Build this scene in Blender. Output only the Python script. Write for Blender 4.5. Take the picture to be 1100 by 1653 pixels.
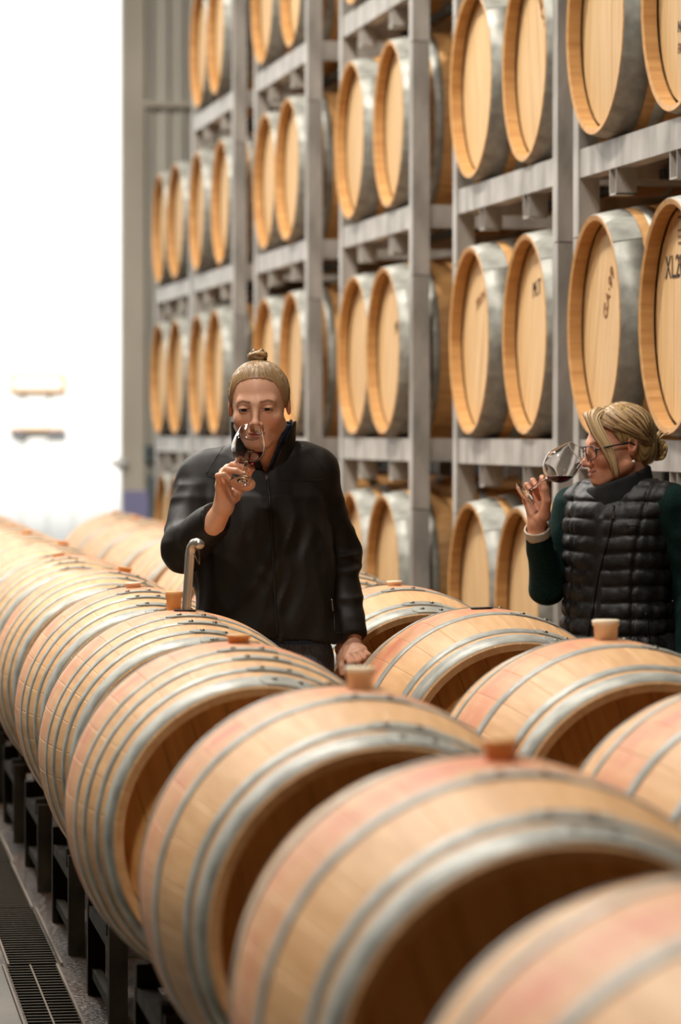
import bpy, bmesh, math, random
import numpy as np
from mathutils import Vector, Matrix, Euler

random.seed(7)
RNG = np.random.RandomState(11)
scene = bpy.context.scene
COL = scene.collection
for _o in list(bpy.data.objects):
    bpy.data.objects.remove(_o)

# ------------------------------------------------------------------ camera
F = 5650.0            # focal length in pixels of the 1100 x 1653 frame
HC = 1.42             # camera height
cam_d = bpy.data.cameras.new('camera')
cam = bpy.data.objects.new('camera', cam_d)
COL.objects.link(cam)
cam.location = (0, 0, HC)
cam.rotation_euler = (math.pi / 2, 0, 0)
cam_d.sensor_fit = 'VERTICAL'
cam_d.sensor_height = 36.0
cam_d.sensor_width = 24.0
cam_d.lens = F / 1653.0 * 36.0
cam_d.shift_y = -126.5 / 1653.0
cam_d.clip_end = 300
cam_d.dof.use_dof = True
cam_d.dof.focus_distance = 8.9
cam_d.dof.aperture_fstop = 3.6
scene.camera = cam

# ------------------------------------------------------------------ world, sun, lamps, exposure
world = bpy.data.worlds.new('world')
scene.world = world
world.use_nodes = True
bg = world.node_tree.nodes['Background']
bg.inputs['Color'].default_value = (0.93, 0.96, 1.0, 1)
bg.inputs['Strength'].default_value = 1.5

sun_d = bpy.data.lights.new('sun', 'SUN')
sun_d.energy = 4.0
sun_d.angle = math.radians(3)
sun_d.color = (1.0, 0.97, 0.92)
sun = bpy.data.objects.new('sun', sun_d)
COL.objects.link(sun)
sun.rotation_euler = (math.radians(52), 0, math.radians(-12))

def lamp(loc, power, size, col=(1.0, 0.94, 0.86), aim=None):
    d = bpy.data.lights.new('high_bay_lamp', 'AREA')
    d.shape = 'DISK'
    d.size = size
    d.energy = power
    d.color = col
    o = bpy.data.objects.new('high_bay_lamp', d)
    COL.objects.link(o)
    o.location = loc
    if aim is not None:
        v = Vector(aim) - Vector(loc)
        o.rotation_euler = v.to_track_quat('-Z', 'Y').to_euler()
    return o

# high-bay lamps hanging in rows under the shed roof
for (lx, ly, lp) in [(-1.4, 3.4, 250), (-1.2, 8.2, 190), (-2.2, 12.6, 390), (-3.1, 17.2, 215), (-3.9, 21.8, 190),
                     (-5.4, 12.5, 170), (-6.1, 17.0, 230), (-6.8, 21.5, 230)]:
    lamp((lx, ly, 7.2), lp, 0.6)

scene.view_settings.view_transform = 'Standard'
scene.view_settings.look = 'None'
scene.view_settings.exposure = 0.25
scene.view_settings.gamma = 1.0
scene.view_settings.use_curve_mapping = False


def PX(px, py, Y):
    """world point at distance Y that the photograph shows at (px, py)"""
    return Vector(((px - 550.0) / F * Y, Y, HC - (py - 700.0) / F * Y))

# ------------------------------------------------------------------ helpers
def tag(o, label=None, cat=None, group=None, kind=None):
    if label: o['label'] = label
    if cat: o['category'] = cat
    if group: o['group'] = group
    if kind: o['kind'] = kind
    return o

def empty(name, loc=(0, 0, 0), rotz=0.0, label=None, cat=None, group=None):
    o = bpy.data.objects.new(name, None)
    COL.objects.link(o)
    o.empty_display_size = 0.1
    o.location = loc
    o.rotation_euler = (0, 0, rotz)
    return tag(o, label, cat, group)

def link(name, me, parent=None, mat=None):
    o = bpy.data.objects.new(name, me)
    COL.objects.link(o)
    if parent is not None:
        o.parent = parent
    if mat is not None and not me.materials:
        me.materials.append(mat)
    return o

class MB:
    def __init__(s):
        s.v = []; s.f = []; s.sm = []; s.col = []; s.cur = None
    def add(s, vs, fs, smooth=False):
        b = len(s.v)
        s.v.extend([tuple(v) for v in vs])
        for f in fs:
            s.f.append(tuple(b + i for i in f)); s.sm.append(smooth)
        if s.cur is not None:
            s.col.extend([s.cur] * len(vs))
    def box(s, lo, hi, M=None):
        x0, y0, z0 = lo; x1, y1, z1 = hi
        vs = [Vector(p) for p in ((x0,y0,z0),(x1,y0,z0),(x1,y1,z0),(x0,y1,z0),(x0,y0,z1),(x1,y0,z1),(x1,y1,z1),(x0,y1,z1))]
        if M is not None: vs = [M @ v for v in vs]
        s.add(vs, [(0,3,2,1),(4,5,6,7),(0,1,5,4),(1,2,6,5),(2,3,7,6),(3,0,4,7)])
    def bar(s, a, b, w, h):
        """box beam from a to b, w wide (horizontal), h tall"""
        a = Vector(a); b = Vector(b); d = (b - a); L = d.length; d.normalize()
        up = Vector((0, 0, 1)) if abs(d.z) < 0.9 else Vector((0, 1, 0))
        sd = d.cross(up).normalized(); up = sd.cross(d)
        M = Matrix((( d.x, sd.x, up.x, a.x),(d.y, sd.y, up.y, a.y),(d.z, sd.z, up.z, a.z),(0,0,0,1)))
        s.box((0, -w/2, -h/2), (L, w/2, h/2), M)
    def tube(s, pts, rad, n=8, caps=True, flat=1.0, up0=None):
        pts = [Vector(p) for p in pts]
        m = len(pts)
        if not hasattr(rad, '__len__'): rad = [rad] * m
        vs = []; fs = []
        prev = None
        for i, p in enumerate(pts):
            t = (pts[min(i+1, m-1)] - pts[max(i-1, 0)])
            if t.length < 1e-9: t = Vector((0, 0, 1))
            t.normalize()
            if prev is None:
                u = Vector(up0) if up0 is not None else (Vector((0,0,1)) if abs(t.z) < 0.9 else Vector((1,0,0)))
            else:
                u = prev
            u = (u - t * u.dot(t))
            if u.length < 1e-6: u = t.orthogonal()
            u.normalize(); w = t.cross(u); prev = u
            for k in range(n):
                a = 2 * math.pi * k / n
                vs.append(p + (u * math.cos(a) * flat + w * math.sin(a)) * rad[i])
        for i in range(m - 1):
            for k in range(n):
                k2 = (k + 1) % n
                fs.append((i*n+k, i*n+k2, (i+1)*n+k2, (i+1)*n+k))
        if caps:
            fs.append(tuple(range(n-1, -1, -1)))
            fs.append(tuple((m-1)*n + k for k in range(n)))
        s.add(vs, fs, True)
    def lathe(s, prof, n=32, M=None, smooth=True, closed=False):
        """prof: (r, z) list around local z"""
        vs = []; fs = []
        m = len(prof)
        for (r, z) in prof:
            for k in range(n):
                a = 2 * math.pi * k / n
                vs.append(Vector((r * math.cos(a), r * math.sin(a), z)))
        rng = m if closed else m - 1
        for i in range(rng):
            j = (i + 1) % m
            for k in range(n):
                k2 = (k + 1) % n
                fs.append((i*n+k, i*n+k2, j*n+k2, j*n+k))
        if M is not None: vs = [M @ v for v in vs]
        s.add(vs, fs, smooth)
    def mesh(s, name):
        me = bpy.data.meshes.new(name)
        me.from_pydata(s.v, [], s.f)
        me.polygons.foreach_set('use_smooth', s.sm)
        if s.col and len(s.col) == len(s.v):
            ca = me.color_attributes.new('Col', 'FLOAT_COLOR', 'POINT')
            ca.data.foreach_set('color', np.array([(c[0], c[1], c[2], 1.0) for c in s.col], dtype=np.float32).ravel())
        me.update()
        return me
    def build(s, name, mat, parent=None):
        return link(name, s.mesh(name), parent, mat)

# ------------------------------------------------------------------ materials
def srgb(r, g, b):
    def c(u):
        u /= 255.0
        return u / 12.92 if u <= 0.04045 else ((u + 0.055) / 1.055) ** 2.4
    return (c(r), c(g), c(b))

def new_mat(name):
    m = bpy.data.materials.new(name)
    m.use_nodes = True
    nt = m.node_tree
    return m, nt, nt.nodes['Principled BSDF']

def N(nt, typ, **kw):
    n = nt.nodes.new(typ)
    for k, v in kw.items():
        setattr(n, k, v)
    return n

def noisy(name, c1, c2, rough=0.6, metal=0.0, scale=(6, 6, 6), detail=4, bump=0.0, bump_scale=None, spec=0.5, r2=None, contrast=(0.35, 0.65)):
    m, nt, b = new_mat(name)
    tc = N(nt, 'ShaderNodeTexCoord'); mp = N(nt, 'ShaderNodeMapping')
    mp.inputs['Scale'].default_value = scale
    nt.links.new(tc.outputs['Object'], mp.inputs['Vector'])
    no = N(nt, 'ShaderNodeTexNoise'); no.inputs['Scale'].default_value = 1.0; no.inputs['Detail'].default_value = detail
    nt.links.new(mp.outputs[0], no.inputs['Vector'])
    cr = N(nt, 'ShaderNodeValToRGB')
    cr.color_ramp.elements[0].position = contrast[0]; cr.color_ramp.elements[0].color = (*c1, 1)
    cr.color_ramp.elements[1].position = contrast[1]; cr.color_ramp.elements[1].color = (*c2, 1)
    nt.links.new(no.outputs['Fac'], cr.inputs['Fac'])
    nt.links.new(cr.outputs['Color'], b.inputs['Base Color'])
    b.inputs['Roughness'].default_value = rough
    b.inputs['Metallic'].default_value = metal
    b.inputs['Specular IOR Level'].default_value = spec
    if r2 is not None:
        mr = N(nt, 'ShaderNodeMapRange')
        mr.inputs['From Min'].default_value = contrast[0]; mr.inputs['From Max'].default_value = contrast[1]
        mr.inputs['To Min'].default_value = rough; mr.inputs['To Max'].default_value = r2
        nt.links.new(no.outputs['Fac'], mr.inputs['Value']); nt.links.new(mr.outputs[0], b.inputs['Roughness'])
    if bump > 0:
        n2 = no
        if bump_scale is not None:
            n2 = N(nt, 'ShaderNodeTexNoise'); n2.inputs['Scale'].default_value = bump_scale; n2.inputs['Detail'].default_value = 5
            nt.links.new(tc.outputs['Object'], n2.inputs['Vector'])
        bp = N(nt, 'ShaderNodeBump'); bp.inputs['Strength'].default_value = bump; bp.inputs['Distance'].default_value = 0.01
        nt.links.new(n2.outputs['Fac'], bp.inputs['Height']); nt.links.new(bp.outputs[0], b.inputs['Normal'])
    return m

def wood(name, dark, light, axis='X', stain=None, rough=0.55, per_obj=0.10):
    """oak: grain stretched along the stave, a tone of its own for each piece, optional wine stain about the bilge"""
    m, nt, b = new_mat(name)
    tc = N(nt, 'ShaderNodeTexCoord'); oi = N(nt, 'ShaderNodeObjectInfo')
    mp = N(nt, 'ShaderNodeMapping')
    mp.inputs['Scale'].default_value = {'X': (3.0, 42.0, 42.0), 'Z': (42.0, 42.0, 3.0)}[axis]
    ad = N(nt, 'ShaderNodeVectorMath', operation='ADD')
    sc = N(nt, 'ShaderNodeVectorMath', operation='SCALE'); sc.inputs[0].default_value = (37, 51, 23)
    nt.links.new(oi.outputs['Random'], sc.inputs['Scale'])
    nt.links.new(tc.outputs['Object'], mp.inputs['Vector'])
    nt.links.new(mp.outputs[0], ad.inputs[0]); nt.links.new(sc.outputs[0], ad.inputs[1])
    no = N(nt, 'ShaderNodeTexNoise'); no.inputs['Scale'].default_value = 1.0; no.inputs['Detail'].default_value = 4
    nt.links.new(ad.outputs[0], no.inputs['Vector'])
    cr = N(nt, 'ShaderNodeValToRGB')
    cr.color_ramp.elements[0].position = 0.25; cr.color_ramp.elements[0].color = (*dark, 1)
    cr.color_ramp.elements[1].position = 0.70; cr.color_ramp.elements[1].color = (*light, 1)
    nt.links.new(no.outputs['Fac'], cr.inputs['Fac'])
    # tone of each piece
    mr = N(nt, 'ShaderNodeMapRange'); mr.inputs['To Min'].default_value = 1 - per_obj; mr.inputs['To Max'].default_value = 1 + per_obj
    nt.links.new(oi.outputs['Random'], mr.inputs['Value'])
    hs = N(nt, 'ShaderNodeHueSaturation')
    nt.links.new(mr.outputs[0], hs.inputs['Value']); nt.links.new(cr.outputs['Color'], hs.inputs['Color'])
    out = hs.outputs['Color']
    if stain is not None:
        sx = N(nt, 'ShaderNodeSeparateXYZ'); nt.links.new(tc.outputs['Object'], sx.inputs[0])
        ab = N(nt, 'ShaderNodeMath', operation='ABSOLUTE'); nt.links.new(sx.outputs['X'], ab.inputs[0])
        n3 = N(nt, 'ShaderNodeTexNoise'); n3.inputs['Scale'].default_value = 9.0; n3.inputs['Detail'].default_value = 3
        a3 = N(nt, 'ShaderNodeVectorMath', operation='ADD'); nt.links.new(tc.outputs['Object'], a3.inputs[0]); nt.links.new(sc.outputs[0], a3.inputs[1])
        nt.links.new(a3.outputs[0], n3.inputs['Vector'])
        m1 = N(nt, 'ShaderNodeMapRange'); m1.inputs['From Min'].default_value = 0.02; m1.inputs['From Max'].default_value = 0.19
        m1.inputs['To Min'].default_value = 1.0; m1.inputs['To Max'].default_value = 0.0
        nt.links.new(ab.outputs[0], m1.inputs['Value'])
        m2 = N(nt, 'ShaderNodeMapRange'); m2.inputs['From Min'].default_value = 0.28; m2.inputs['From Max'].default_value = 0.68
        nt.links.new(n3.outputs['Fac'], m2.inputs['Value'])
        mu = N(nt, 'ShaderNodeMath', operation='MULTIPLY'); nt.links.new(m1.outputs[0], mu.inputs[0]); nt.links.new(m2.outputs[0], mu.inputs[1])
        sc2 = N(nt, 'ShaderNodeSeparateColor'); nt.links.new(oi.outputs['Color'], sc2.inputs[0])
        mu2 = N(nt, 'ShaderNodeMath', operation='MULTIPLY'); nt.links.new(mu.outputs[0], mu2.inputs[0]); nt.links.new(sc2.outputs['Red'], mu2.inputs[1])
        mx = N(nt, 'ShaderNodeMix', data_type='RGBA')
        nt.links.new(mu2.outputs[0], mx.inputs['Factor']); nt.links.new(out, mx.inputs['A']); mx.inputs['B'].default_value = (*stain, 1)
        out = mx.outputs['Result']
    nt.links.new(out, b.inputs['Base Color'])
    b.inputs['Roughness'].default_value = rough
    b.inputs['Specular IOR Level'].default_value = 0.35
    bp = N(nt, 'ShaderNodeBump'); bp.inputs['Strength'].default_value = 0.12; bp.inputs['Distance'].default_value = 0.004
    nt.links.new(no.outputs['Fac'], bp.inputs['Height']); nt.links.new(bp.outputs[0], b.inputs['Normal'])
    return m

def plain(name, c, rough=0.5, metal=0.0, spec=0.5, trans=0.0, ior=1.45, sss=0.0):
    m, nt, b = new_mat(name)
    b.inputs['Base Color'].default_value = (*c, 1)
    b.inputs['Roughness'].default_value = rough
    b.inputs['Metallic'].default_value = metal
    b.inputs['Specular IOR Level'].default_value = spec
    b.inputs['Transmission Weight'].default_value = trans
    b.inputs['IOR'].default_value = ior
    b.inputs['Subsurface Weight'].default_value = sss
    if sss:
        b.inputs['Subsurface Radius'].default_value = (0.02, 0.008, 0.004)
        b.inputs['Subsurface Scale'].default_value = 0.5
    return m

def colattr(name, rough=0.5, spec=0.4, sss=0.0, noise=0.0, nscale=300, bump=0.0, aniso=None):
    m, nt, b = new_mat(name)
    at = N(nt, 'ShaderNodeAttribute'); at.attribute_name = 'Col'
    out = at.outputs['Color']
    tc = N(nt, 'ShaderNodeTexCoord')
    no = N(nt, 'ShaderNodeTexNoise'); no.inputs['Scale'].default_value = nscale; no.inputs['Detail'].default_value = 3
    nt.links.new(tc.outputs['Object'], no.inputs['Vector'])
    if noise:
        mr = N(nt, 'ShaderNodeMapRange'); mr.inputs['To Min'].default_value = 1 - noise; mr.inputs['To Max'].default_value = 1 + noise
        nt.links.new(no.outputs['Fac'], mr.inputs['Value'])
        hs = N(nt, 'ShaderNodeHueSaturation'); nt.links.new(mr.outputs[0], hs.inputs['Value']); nt.links.new(out, hs.inputs['Color'])
        out = hs.outputs['Color']
    nt.links.new(out, b.inputs['Base Color'])
    b.inputs['Roughness'].default_value = rough
    b.inputs['Specular IOR Level'].default_value = spec
    b.inputs['Subsurface Weight'].default_value = sss
    if sss:
        b.inputs['Subsurface Radius'].default_value = (0.015, 0.006, 0.003)
        b.inputs['Subsurface Scale'].default_value = 0.4
    if bump:
        bp = N(nt, 'ShaderNodeBump'); bp.inputs['Strength'].default_value = bump; bp.inputs['Distance'].default_value = 0.002
        nt.links.new(no.outputs['Fac'], bp.inputs['Height']); nt.links.new(bp.outputs[0], b.inputs['Normal'])
    return m

M = {}
M['stave'] = wood('oak_stave', srgb(204, 154, 104), srgb(226, 182, 132), 'X', stain=srgb(212, 128, 96), per_obj=0.03)
M['stave_plain'] = wood('oak_stave_body', srgb(180, 130, 76), srgb(208, 162, 104), 'X', stain=srgb(190, 130, 90), per_obj=0.05)
M['head'] = wood('oak_head', srgb(186, 132, 72), srgb(212, 162, 100), 'Z', per_obj=0.07)
M['head_rack'] = wood('oak_head_rack', srgb(204, 164, 110), srgb(224, 190, 142), 'Z', per_obj=0.08)
M['hoop'] = noisy('galvanised_hoop', srgb(140, 140, 132), srgb(176, 176, 167), 0.58, 0.25, (18, 18, 18), 5, r2=0.48)
M['rivet'] = plain('rivet_steel', srgb(120, 116, 106), 0.4, 0.8)
M['bung_pale'] = plain('silicone_bung_pale', srgb(240, 224, 194), 0.45, sss=0.3)
M['bung_amber'] = plain('silicone_bung_amber', srgb(218, 166, 104), 0.45, sss=0.3)
M['bung_dark'] = plain('bung_hole_dark', srgb(40, 22, 18), 0.7)
M['steel'] = noisy('galvanised_rack_steel', srgb(140, 136, 129), srgb(186, 180, 172), 0.5, 0.12, (7, 7, 3), 4, r2=0.42)
M['steel_dark'] = noisy('weathered_stand_and_shade_steel', srgb(28, 24, 17), srgb(54, 46, 33), 0.7, 0.0, (9, 9, 9), 4, spec=0.15)
M['rust'] = plain('rust_seam', srgb(98, 62, 44), 0.8)
M['ink'] = plain('stencil_ink', srgb(138, 88, 46), 0.8)
M['ink_black'] = plain('stencil_ink_black', srgb(40, 30, 24), 0.8)
M['concrete'] = noisy('wet_concrete', srgb(28, 19, 11), srgb(70, 52, 36), 0.6, 0, (1.7, 1.7, 1.7), 6, bump=0.9, bump_scale=55, r2=0.22, spec=0.25)
M['slab'] = noisy('smooth_concrete', srgb(66, 62, 50), srgb(94, 88, 74), 0.55, 0, (2, 2, 2), 5, bump=0.1, bump_scale=40)
M['grate'] = plain('grate_steel', srgb(112, 102, 90), 0.6, 0.0, spec=0.15)
M['pit_shade'] = plain('drain_pit_shade', srgb(8, 8, 7), 0.9, spec=0.0)
M['wall'] = noisy('corrugated_sheet', srgb(190, 186, 174), srgb(206, 201, 188), 0.55, 0.0, (2, 2, .4), 3)
M['jamb'] = noisy('door_jamb_paint', srgb(196, 187, 170), srgb(212, 203, 186), 0.6, 0.0, (2, 2, 1), 3)
M['kerb'] = plain('blue_kerb_paint', srgb(150, 147, 186), 0.6)
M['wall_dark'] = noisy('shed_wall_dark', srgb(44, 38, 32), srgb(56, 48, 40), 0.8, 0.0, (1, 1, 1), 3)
M['ceil'] = plain('ceiling_liner', srgb(96, 92, 84), 0.8)
M['cabinet'] = noisy('grey_cabinet', srgb(84, 96, 100), srgb(108, 118, 120), 0.5, 0.0, (4, 4, 4), 2)
M['white_clad'] = plain('white_cladding', srgb(240, 240, 236), 0.6)
M['yellow'] = plain('amber_frame', srgb(208, 150, 62), 0.6)
M['greypanel'] = plain('grey_ledge', srgb(120, 112, 120), 0.6)
M['pipe'] = plain('brushed_stainless', srgb(200, 194, 184), 0.34, 0.75)
M['glass'] = plain('clear_glass', (1, 1, 1), 0.0, trans=1.0, ior=1.45)
M['lens'] = plain('spectacle_lens', (1, 1, 1), 0.0, trans=1.0, ior=1.05)
M['wine'] = plain('red_wine', srgb(92, 8, 22), 0.02, trans=0.5, ior=1.33)
M['skin'] = colattr('skin', 0.45, 0.4, sss=0.12, noise=0.05, nscale=120)
M['hair'] = colattr('hair', 0.38, 0.5, noise=0.12, nscale=500)
M['eye'] = colattr('eye', 0.08, 0.6)
M['softshell'] = noisy('black_softshell', srgb(23, 18, 14), srgb(33, 26, 20), 0.55, 0, (400, 400, 400), 2, bump=0.15, bump_scale=900, spec=0.3)
M['zip'] = plain('zip_tape', srgb(24, 22, 20), 0.45)
M['zip_metal'] = plain('zip_metal', srgb(150, 146, 140), 0.3, 0.9)
M['shirt'] = noisy('blue_shirt', srgb(48, 70, 104), srgb(66, 90, 126), 0.8, 0, (300, 300, 300), 2)
M['jeans'] = noisy('grey_blue_jeans', srgb(84, 90, 106), srgb(116, 122, 138), 0.8, 0, (250, 250, 60), 3)
M['trousers'] = noisy('dark_trousers', srgb(34, 34, 38), srgb(44, 44, 48), 0.8, 0, (250, 250, 60), 3)
M['shoe'] = plain('shoe_leather', srgb(34, 26, 20), 0.5)
M['vest'] = noisy('black_quilted_nylon', srgb(18, 17, 17), srgb(28, 26, 26), 0.56, 0, (40, 40, 40), 3, bump=0.25, bump_scale=45, spec=0.5)
M['fleece'] = noisy('black_fleece', srgb(14, 15, 14), srgb(22, 23, 22), 0.9, 0, (300, 300, 300), 2)
M['green'] = noisy('green_knit', srgb(12, 34, 32), srgb(20, 50, 46), 0.85, 0, (220, 220, 220), 3, bump=0.2, bump_scale=400, spec=0.2)
M['cuff'] = noisy('cream_cuff', srgb(196, 184, 164), srgb(214, 202, 182), 0.85, 0, (200, 200, 200), 2)
M['specs'] = plain('spectacle_frame', srgb(32, 36, 44), 0.3)
M['pearl'] = plain('pearl', srgb(240, 228, 206), 0.2)
M['tie'] = plain('hair_tie', srgb(60, 40, 28), 0.6)
M['logo'] = plain('vest_logo_thread', srgb(70, 60, 72), 0.7)

# ================================================================== ROOM
RU = Vector((-1006.0 / F, 1.0, 0)).normalized()      # along the racks, away from the camera
RV = Vector((RU.y, -RU.x, 0))                          # into the racks
ROFF = 2.851                                           # racks' front line: X = ROFF - 0.178 Y
def rack_pt(Y, depth=0.0, z=0.0):
    return Vector((ROFF - 1006.0 / F * Y, Y, z)) + RV * depth

# floor
mb = MB(); mb.box((-14, -6, -0.2), (12, 34, 0.0))
fl = mb.build('floor', M['concrete']); tag(fl, 'wet brown concrete floor of the barrel shed', None, None, 'structure')
# smooth slab left of the drain
DRX0 = -0.69
def drain_pt(Y, off=0.0, z=0.0):
    return Vector((DRX0 - 0.1504 * (Y - 8.46), Y, z)) + Vector((0.9889, 0.1487, 0)) * off
mb = MB()
a = drain_pt(-2, -0.085); b = drain_pt(12.2, -0.085)
vs = [Vector((-9, -2, 0.006)), Vector((a.x, a.y, 0.006)), Vector((b.x, b.y, 0.006)), Vector((-9, 12.2, 0.006))]
mb.add(vs + [v - Vector((0, 0, .006)) for v in vs], [(0, 1, 2, 3), (0, 4, 5, 1), (1, 5, 6, 2), (2, 6, 7, 3)])
o = mb.build('floor_slab', M['slab']); tag(o, 'smooth grey concrete slab left of the drain', None, None, 'structure')

# far wall, perpendicular to the racks, with the big doorway at its left end
WP = PX(197, 700, 27.0); WP.z = 0
def wall_pt(s, out=0.0, z=0.0):       # s metres to the right along the wall, out towards the camera
    return WP + RV * s - RU * out + Vector((0, 0, z))
mb = MB()
H = 8.4
prof = []
s = 0.17
while s < 7.0:
    for (ds, o_) in ((0, 0.0), (0.022, 0.026), (0.058, 0.026), (0.08, 0.0)):
        prof.append((s + ds, o_))
    s += 0.125
vs = []; fs = []
for (ss, oo) in prof:
    vs.append(wall_pt(ss, oo, 0)); vs.append(wall_pt(ss, oo, H))
for i in range(len(prof) - 1):
    fs.append((2*i, 2*i+2, 2*i+3, 2*i+1))
mb.add(vs, fs)
mb.add([wall_pt(0.05, -0.1, 0), wall_pt(7.0, -0.1, 0), wall_pt(7.0, -0.1, H), wall_pt(0.05, -0.1, H)], [(0, 1, 2, 3)])
o = mb.build('wall_far', M['wall']); tag(o, 'grey beige corrugated sheet wall at the far end', None, None, 'structure')
def oriented_box(name, mat, s0, s1, o0, o1, z0, z1, parent=None):
    mb = MB()
    c = [wall_pt(s0, o0, z0), wall_pt(s1, o0, z0), wall_pt(s1, o1, z0), wall_pt(s0, o1, z0)]
    t = [v + Vector((0, 0, z1 - z0)) for v in c]
    mb.add(c + t, [(0, 1, 2, 3), (7, 6, 5, 4), (0, 4, 5, 1), (1, 5, 6, 2), (2, 6, 7, 3), (3, 7, 4, 0)])
    return mb.build(name, mat, parent)
o = oriented_box('trim_1', M['jamb'], 0.0, 0.17, -0.1, 0.06, 0, H); tag(o, 'beige steel jamb of the big doorway', None, None, 'structure')
o = oriented_box('trim_2', M['jamb'], 0.15, 7.0, 0.02, 0.07, HC + 2.52, HC + 2.56); tag(o, 'thin horizontal girt line on the corrugated wall', None, None, 'structure')
o = oriented_box('baseboard_far', M['kerb'], 0.0, 7.0, 0.061, 0.09, 0, 0.98); tag(o, 'blue painted kerb band along the far wall foot', None, None, 'structure')
o = oriented_box('wall_lintel', M['wall'], -9.0, 0.0, -0.1, 0.0, 6.4, H); tag(o, 'corrugated sheet above the doorway', None, None, 'structure')
o = oriented_box('wall_far_end', M['wall'], -10.5, -7.0, -0.1, 0.0, 0, 6.4); tag(o, 'corrugated sheet beyond the doorway', None, None, 'structure')
# closed shell
def plane_wall(name, p0, p1, mat, label):
    mb = MB()
    p0 = Vector(p0); p1 = Vector(p1); d = (p1 - p0).normalized(); n = Vector((d.y, -d.x, 0)) * 0.1
    c = [p0, p1, p1 + n, p0 + n]; t = [v + Vector((0, 0, H)) for v in c]
    mb.add(c + t, [(3, 2, 1, 0), (4, 5, 6, 7), (0, 1, 5, 4), (1, 2, 6, 5), (2, 3, 7, 6), (3, 0, 4, 7)])
    o = mb.build(name, mat); tag(o, label, None, None, 'structure')
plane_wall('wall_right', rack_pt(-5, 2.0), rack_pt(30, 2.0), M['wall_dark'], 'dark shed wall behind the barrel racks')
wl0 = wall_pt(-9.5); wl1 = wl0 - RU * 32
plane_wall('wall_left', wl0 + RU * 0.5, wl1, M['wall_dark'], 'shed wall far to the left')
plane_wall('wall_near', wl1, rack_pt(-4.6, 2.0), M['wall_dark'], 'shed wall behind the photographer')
mb = MB(); mb.box((-16, -8, H - 0.02), (14, 30, H + 0.1))
o = mb.build('ceiling', M['ceil']); tag(o, 'pale shed roof lining', None, None, 'structure')
# yard outside
mb = MB(); mb.box((-40, 27.5, -0.25), (20, 60, -0.02))
o = mb.build('yard_ground', M['slab']); tag(o, 'pale concrete yard outside the doorway', None, None, 'structure')

# white building outside
YB = 40.0
bo = empty('shed_building', (-6, YB, 0), 0, 'white ribbed shed building seen overexposed through the doorway', 'building')
mb = MB()
for i in range(60):
    x = -9 + i * 0.3
    mb.box((x, 0, 0), (x + 0.24, 0.2, 9)); mb.box((x + 0.24, 0.05, 0), (x + 0.30, 0.2, 9))
mb.build('wall_sheet', M['white_clad'], bo)
mb = MB(); mb.box((-9, -0.1, 9), (9, 0.6, 9.2)); mb.build('roof_edge', M['white_clad'], bo)
p = PX(61, 625, YB)
sb = empty('wall_sign', (p.x, YB - 0.06, p.z - 0.02), 0, 'pale sign with amber border on the outside building', 'sign')
mb = MB(); mb.box((-0.29, 0.0, 0), (0.29, 0.05, 0.14)); mb.build('panel', M['white_clad'], sb)
mb = MB()
for (x0, x1, z0, z1) in ((-0.31, 0.31, -0.03, 0.0), (-0.31, 0.31, 0.14, 0.17), (-0.31, -0.28, 0, 0.14), (0.28, 0.31, 0, 0.14)):
    mb.box((x0, -0.01, z0), (x1, 0.05, z1))
mb.build('border', M['yellow'], sb)
p = PX(61, 700, YB)
sb = empty('wall_ledge', (p.x, YB - 0.12, p.z), 0, 'grey ledge below the amber bordered sign outside', 'ledge')
for x_ in (-0.31, 0.13):
    mb = MB(); mb.box((x_, 0, 0), (x_ + 0.18, 0.11, 0.045)); mb.build('bracket', M['greypanel'], sb)
mb = MB(); mb.box((-0.31, 0, 0.045), (0.31, 0.12, 0.065)); mb.build('shelf', M['yellow'], sb)

# cabinet and switch on the far wall
cb = empty('electrical_cabinet', wall_pt(0.28, 0.1, 0.70), math.atan2(RV.y, RV.x), 'dark grey cabinet low on the corrugated far wall', 'cabinet')
mb = MB(); mb.box((-0.09, -0.16, 0), (0.40, 0, 0.40)); mb.build('body', M['cabinet'], cb)
mb = MB(); mb.box((-0.07, -0.17, 0.02), (0.38, -0.16, 0.38)); d_ = mb.build('door', M['cabinet'], cb)
mb = MB(); mb.box((-0.05, -0.185, 0.17), (-0.035, -0.17, 0.23)); mb.build('handle', M['steel'], d_)
sw = empty('wall_switch', wall_pt(0.21, 0.05, HC - 0.16), math.atan2(RV.y, RV.x), 'small dark switch box beside the door jamb', 'switch')
mb = MB(); mb.box((-0.05, -0.05, -0.05), (0.05, 0.0, 0.07)); mb.build('box', M['cabinet'], sw)
mb = MB(); mb.box((-0.015, -0.065, -0.01), (0.015, -0.05, 0.03)); mb.build('rocker', M['steel_dark'], sw)
lt = empty('door_latch', wall_pt(-0.02, 0.05, HC - 0.23), math.atan2(RV.y, RV.x), 'small round pale latch on the doorway edge', 'latch')
mb = MB(); mb.lathe([(0.0, 0), (0.05, 0), (0.05, 0.03), (0.03, 0.05), (0, 0.05)], 20, Matrix.Rotation(math.pi / 2, 4, 'X')); mb.build('knob', M['white_clad'], lt)
mb = MB(); mb.box((-0.09, -0.02, -0.012), (-0.03, 0.0, 0.012)); mb.build('bolt', M['steel'], lt)

# ================================================================== BARRELS
NST = 30
def brl_r(x, R, r0, L):
    return R - (R - r0) * (abs(x) / L) ** 1.9

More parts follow.
